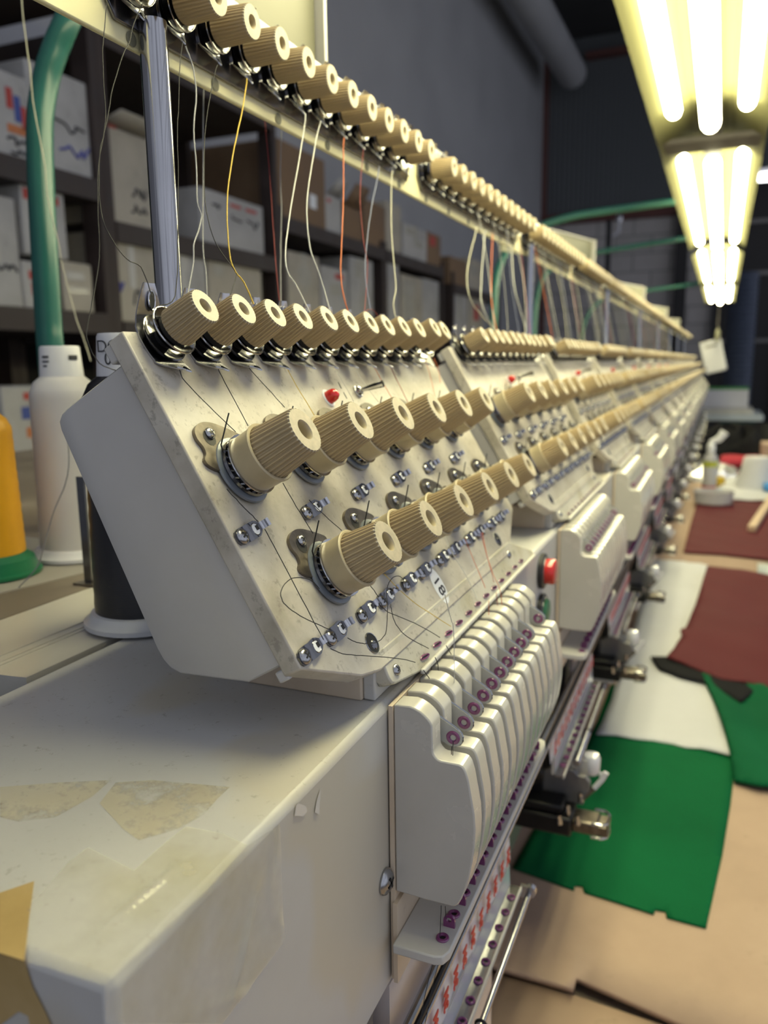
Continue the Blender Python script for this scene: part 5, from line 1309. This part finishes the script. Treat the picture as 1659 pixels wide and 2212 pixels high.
# far flat machine beyond the table
Yq = 5.0
q = lambda u, v: pY(u, v, Yq)
fm = thing('cutting_machine', 'grey flat topped machine with a green edged screen beyond the table', 'machine', (q(1590, 905).x, Yq+.2, -.87))
a, b_ = q(1480, 880), q(1621, 846)
mb = MB(); mb.mat = 'panel_grey'; mb.box(a.x, b_.x, Yq+.30, Yq+.34, a.z-.02, b_.z); part('screen', mb, fm)
mb = MB(); mb.mat = 'trim_green'; mb.box(a.x, b_.x, Yq+.30, Yq+.34, b_.z, b_.z+.016); part('screen_edge', mb, fm, label='green top edge of the screen')
a, b_ = q(1470, 908), q(1651, 884)
mb = MB(); mb.mat = 'slab_blue'; mb.box(a.x, b_.x, Yq, Yq+.5, a.z, a.z+.035); mb.mat = 'pale_paint'; mb.box(a.x, b_.x-.05, Yq+.05, Yq+.5, a.z+.035, a.z+.062); part('slab', mb, fm, bevel=.006)
c0, c1 = q(1556, 908), q(1628, 950)
mb = MB(); mb.mat = 'hose_green'; mb.prism([(c0.x, c0.z-.001), (c1.x+.02, c0.z-.001), (c1.x, c0.z-.05), (c1.x-.10, c1.z), (c0.x+.02, c1.z)][::-1], Yq+.05, Yq+.30, 'y') if False else mb.prism([(z, x) for x, z in [(c0.x, c0.z-.001), (c1.x+.02, c0.z-.001), (c1.x-.02, c0.z-.06), (c1.x-.10, c1.z), (c0.x+.01, c1.z)]], Yq+.05, Yq+.30, 'y')
part('bracket', mb, fm, label='green painted bracket')
mb = MB(); mb.mat = 'door_dark'; mb.box(c0.x-.06, c1.x+.05, Yq+.1, Yq+.4, -.87, c1.z); part('pedestal', mb, fm)
# tilted white box at the machine end
ctr = Vector((-.050, 4.66, .018)); th = rad(14)
ex = Vector((cos(th), 0, sin(th))); ez = Vector((-sin(th), 0, cos(th)))
ub = thing('control_box', 'tilted white control box on the far end of the machine', 'box', (-.05, 4.66, -.07))
mb = MB(); mb.mat = 'carton_white'; mb.mat = 'gloss_white'; mb.mat = 'cone_white'; mb.fr = (tuple(ctr), tuple(ex), (0, 1, 0), tuple(ez)); mb.box(-.054, .054, 0, .06, -.085, .085); part('case', mb, ub, bevel=.006)
mb = MB(); mb.mat = 'grey_metal'; mb.fr = (tuple(ctr), tuple(ex), (0, 1, 0), tuple(ez)); mb.box(-.03, .03, -.001, 0, .050, .062); part('marking', mb, ub)
mb = MB(); mb.mat = 'grey_metal'; mb.tube([(ctr.x-.02, 4.70, ctr.z-.05), (-.10, 4.60, -.07), (-.13, 4.50, -.0998)], .006, 8); part('bracket', mb, ub)

# ------------------------------------------------------------------ light, world, camera
w = bpy.data.worlds.new('World'); bpy.context.scene.world = w; w.use_nodes = True
nt = w.node_tree; bg = nt.nodes['Background']     # the open hall around: brighter towards the aisle side, dark roof
tc = nt.nodes.new('ShaderNodeTexCoord'); sx = nt.nodes.new('ShaderNodeSeparateXYZ'); lk(nt, tc.outputs['Generated'], sx.inputs[0])
m1 = nt.nodes.new('ShaderNodeMath'); m1.operation = 'MULTIPLY_ADD'; lk(nt, sx.outputs[0], m1.inputs[0]); m1.inputs[1].default_value = .5; m1.inputs[2].default_value = .5
wc = ramp(nt, m1.outputs[0], [(0., (.26, .27, .31)), (.55, (.66, .70, .80)), (1., (.86, .91, 1.04))])
wn = noise(nt, tc.outputs['Generated'], 2.6, 2)
mm = nt.nodes.new('ShaderNodeMix'); mm.data_type = 'RGBA'; mm.blend_type = 'MULTIPLY'; mm.inputs[0].default_value = 1
lk(nt, wc, mm.inputs[6]); lk(nt, ramp(nt, wn, [(.36, (.35, .35, .36)), (.5, (1., 1., 1.)), (.64, (1., 1., 1.))]), mm.inputs[7]); lk(nt, mm.outputs[2], bg.inputs[0])
bg.inputs[1].default_value = .62
cam = bpy.data.cameras.new('Camera'); co = bpy.data.objects.new('Camera', cam); C.objects.link(co)
cam.sensor_fit = 'VERTICAL'; cam.sensor_height = 24.; cam.lens = FPX/2212*24
M = Matrix((( RX.x, RX.y, RX.z), (RY.x, RY.y, RY.z), (RZ.x, RZ.y, RZ.z))).to_4x4()
M.translation = W((0, 0, 0)); co.matrix_world = M
cam.clip_start = .01; cam.clip_end = 60
cam.dof.use_dof = True; cam.dof.focus_distance = .225*K; cam.dof.aperture_fstop = 6.2
sc_ = bpy.context.scene; sc_.camera = co
sc_.view_settings.view_transform = 'Standard'; sc_.view_settings.look = 'None'; sc_.view_settings.exposure = .33; sc_.view_settings.gamma = 1; sc_.view_settings.use_curve_mapping = False
sc_.cycles.max_bounces = 6; sc_.cycles.use_denoising = True
sc_.cycles.sample_clamp_indirect = 6
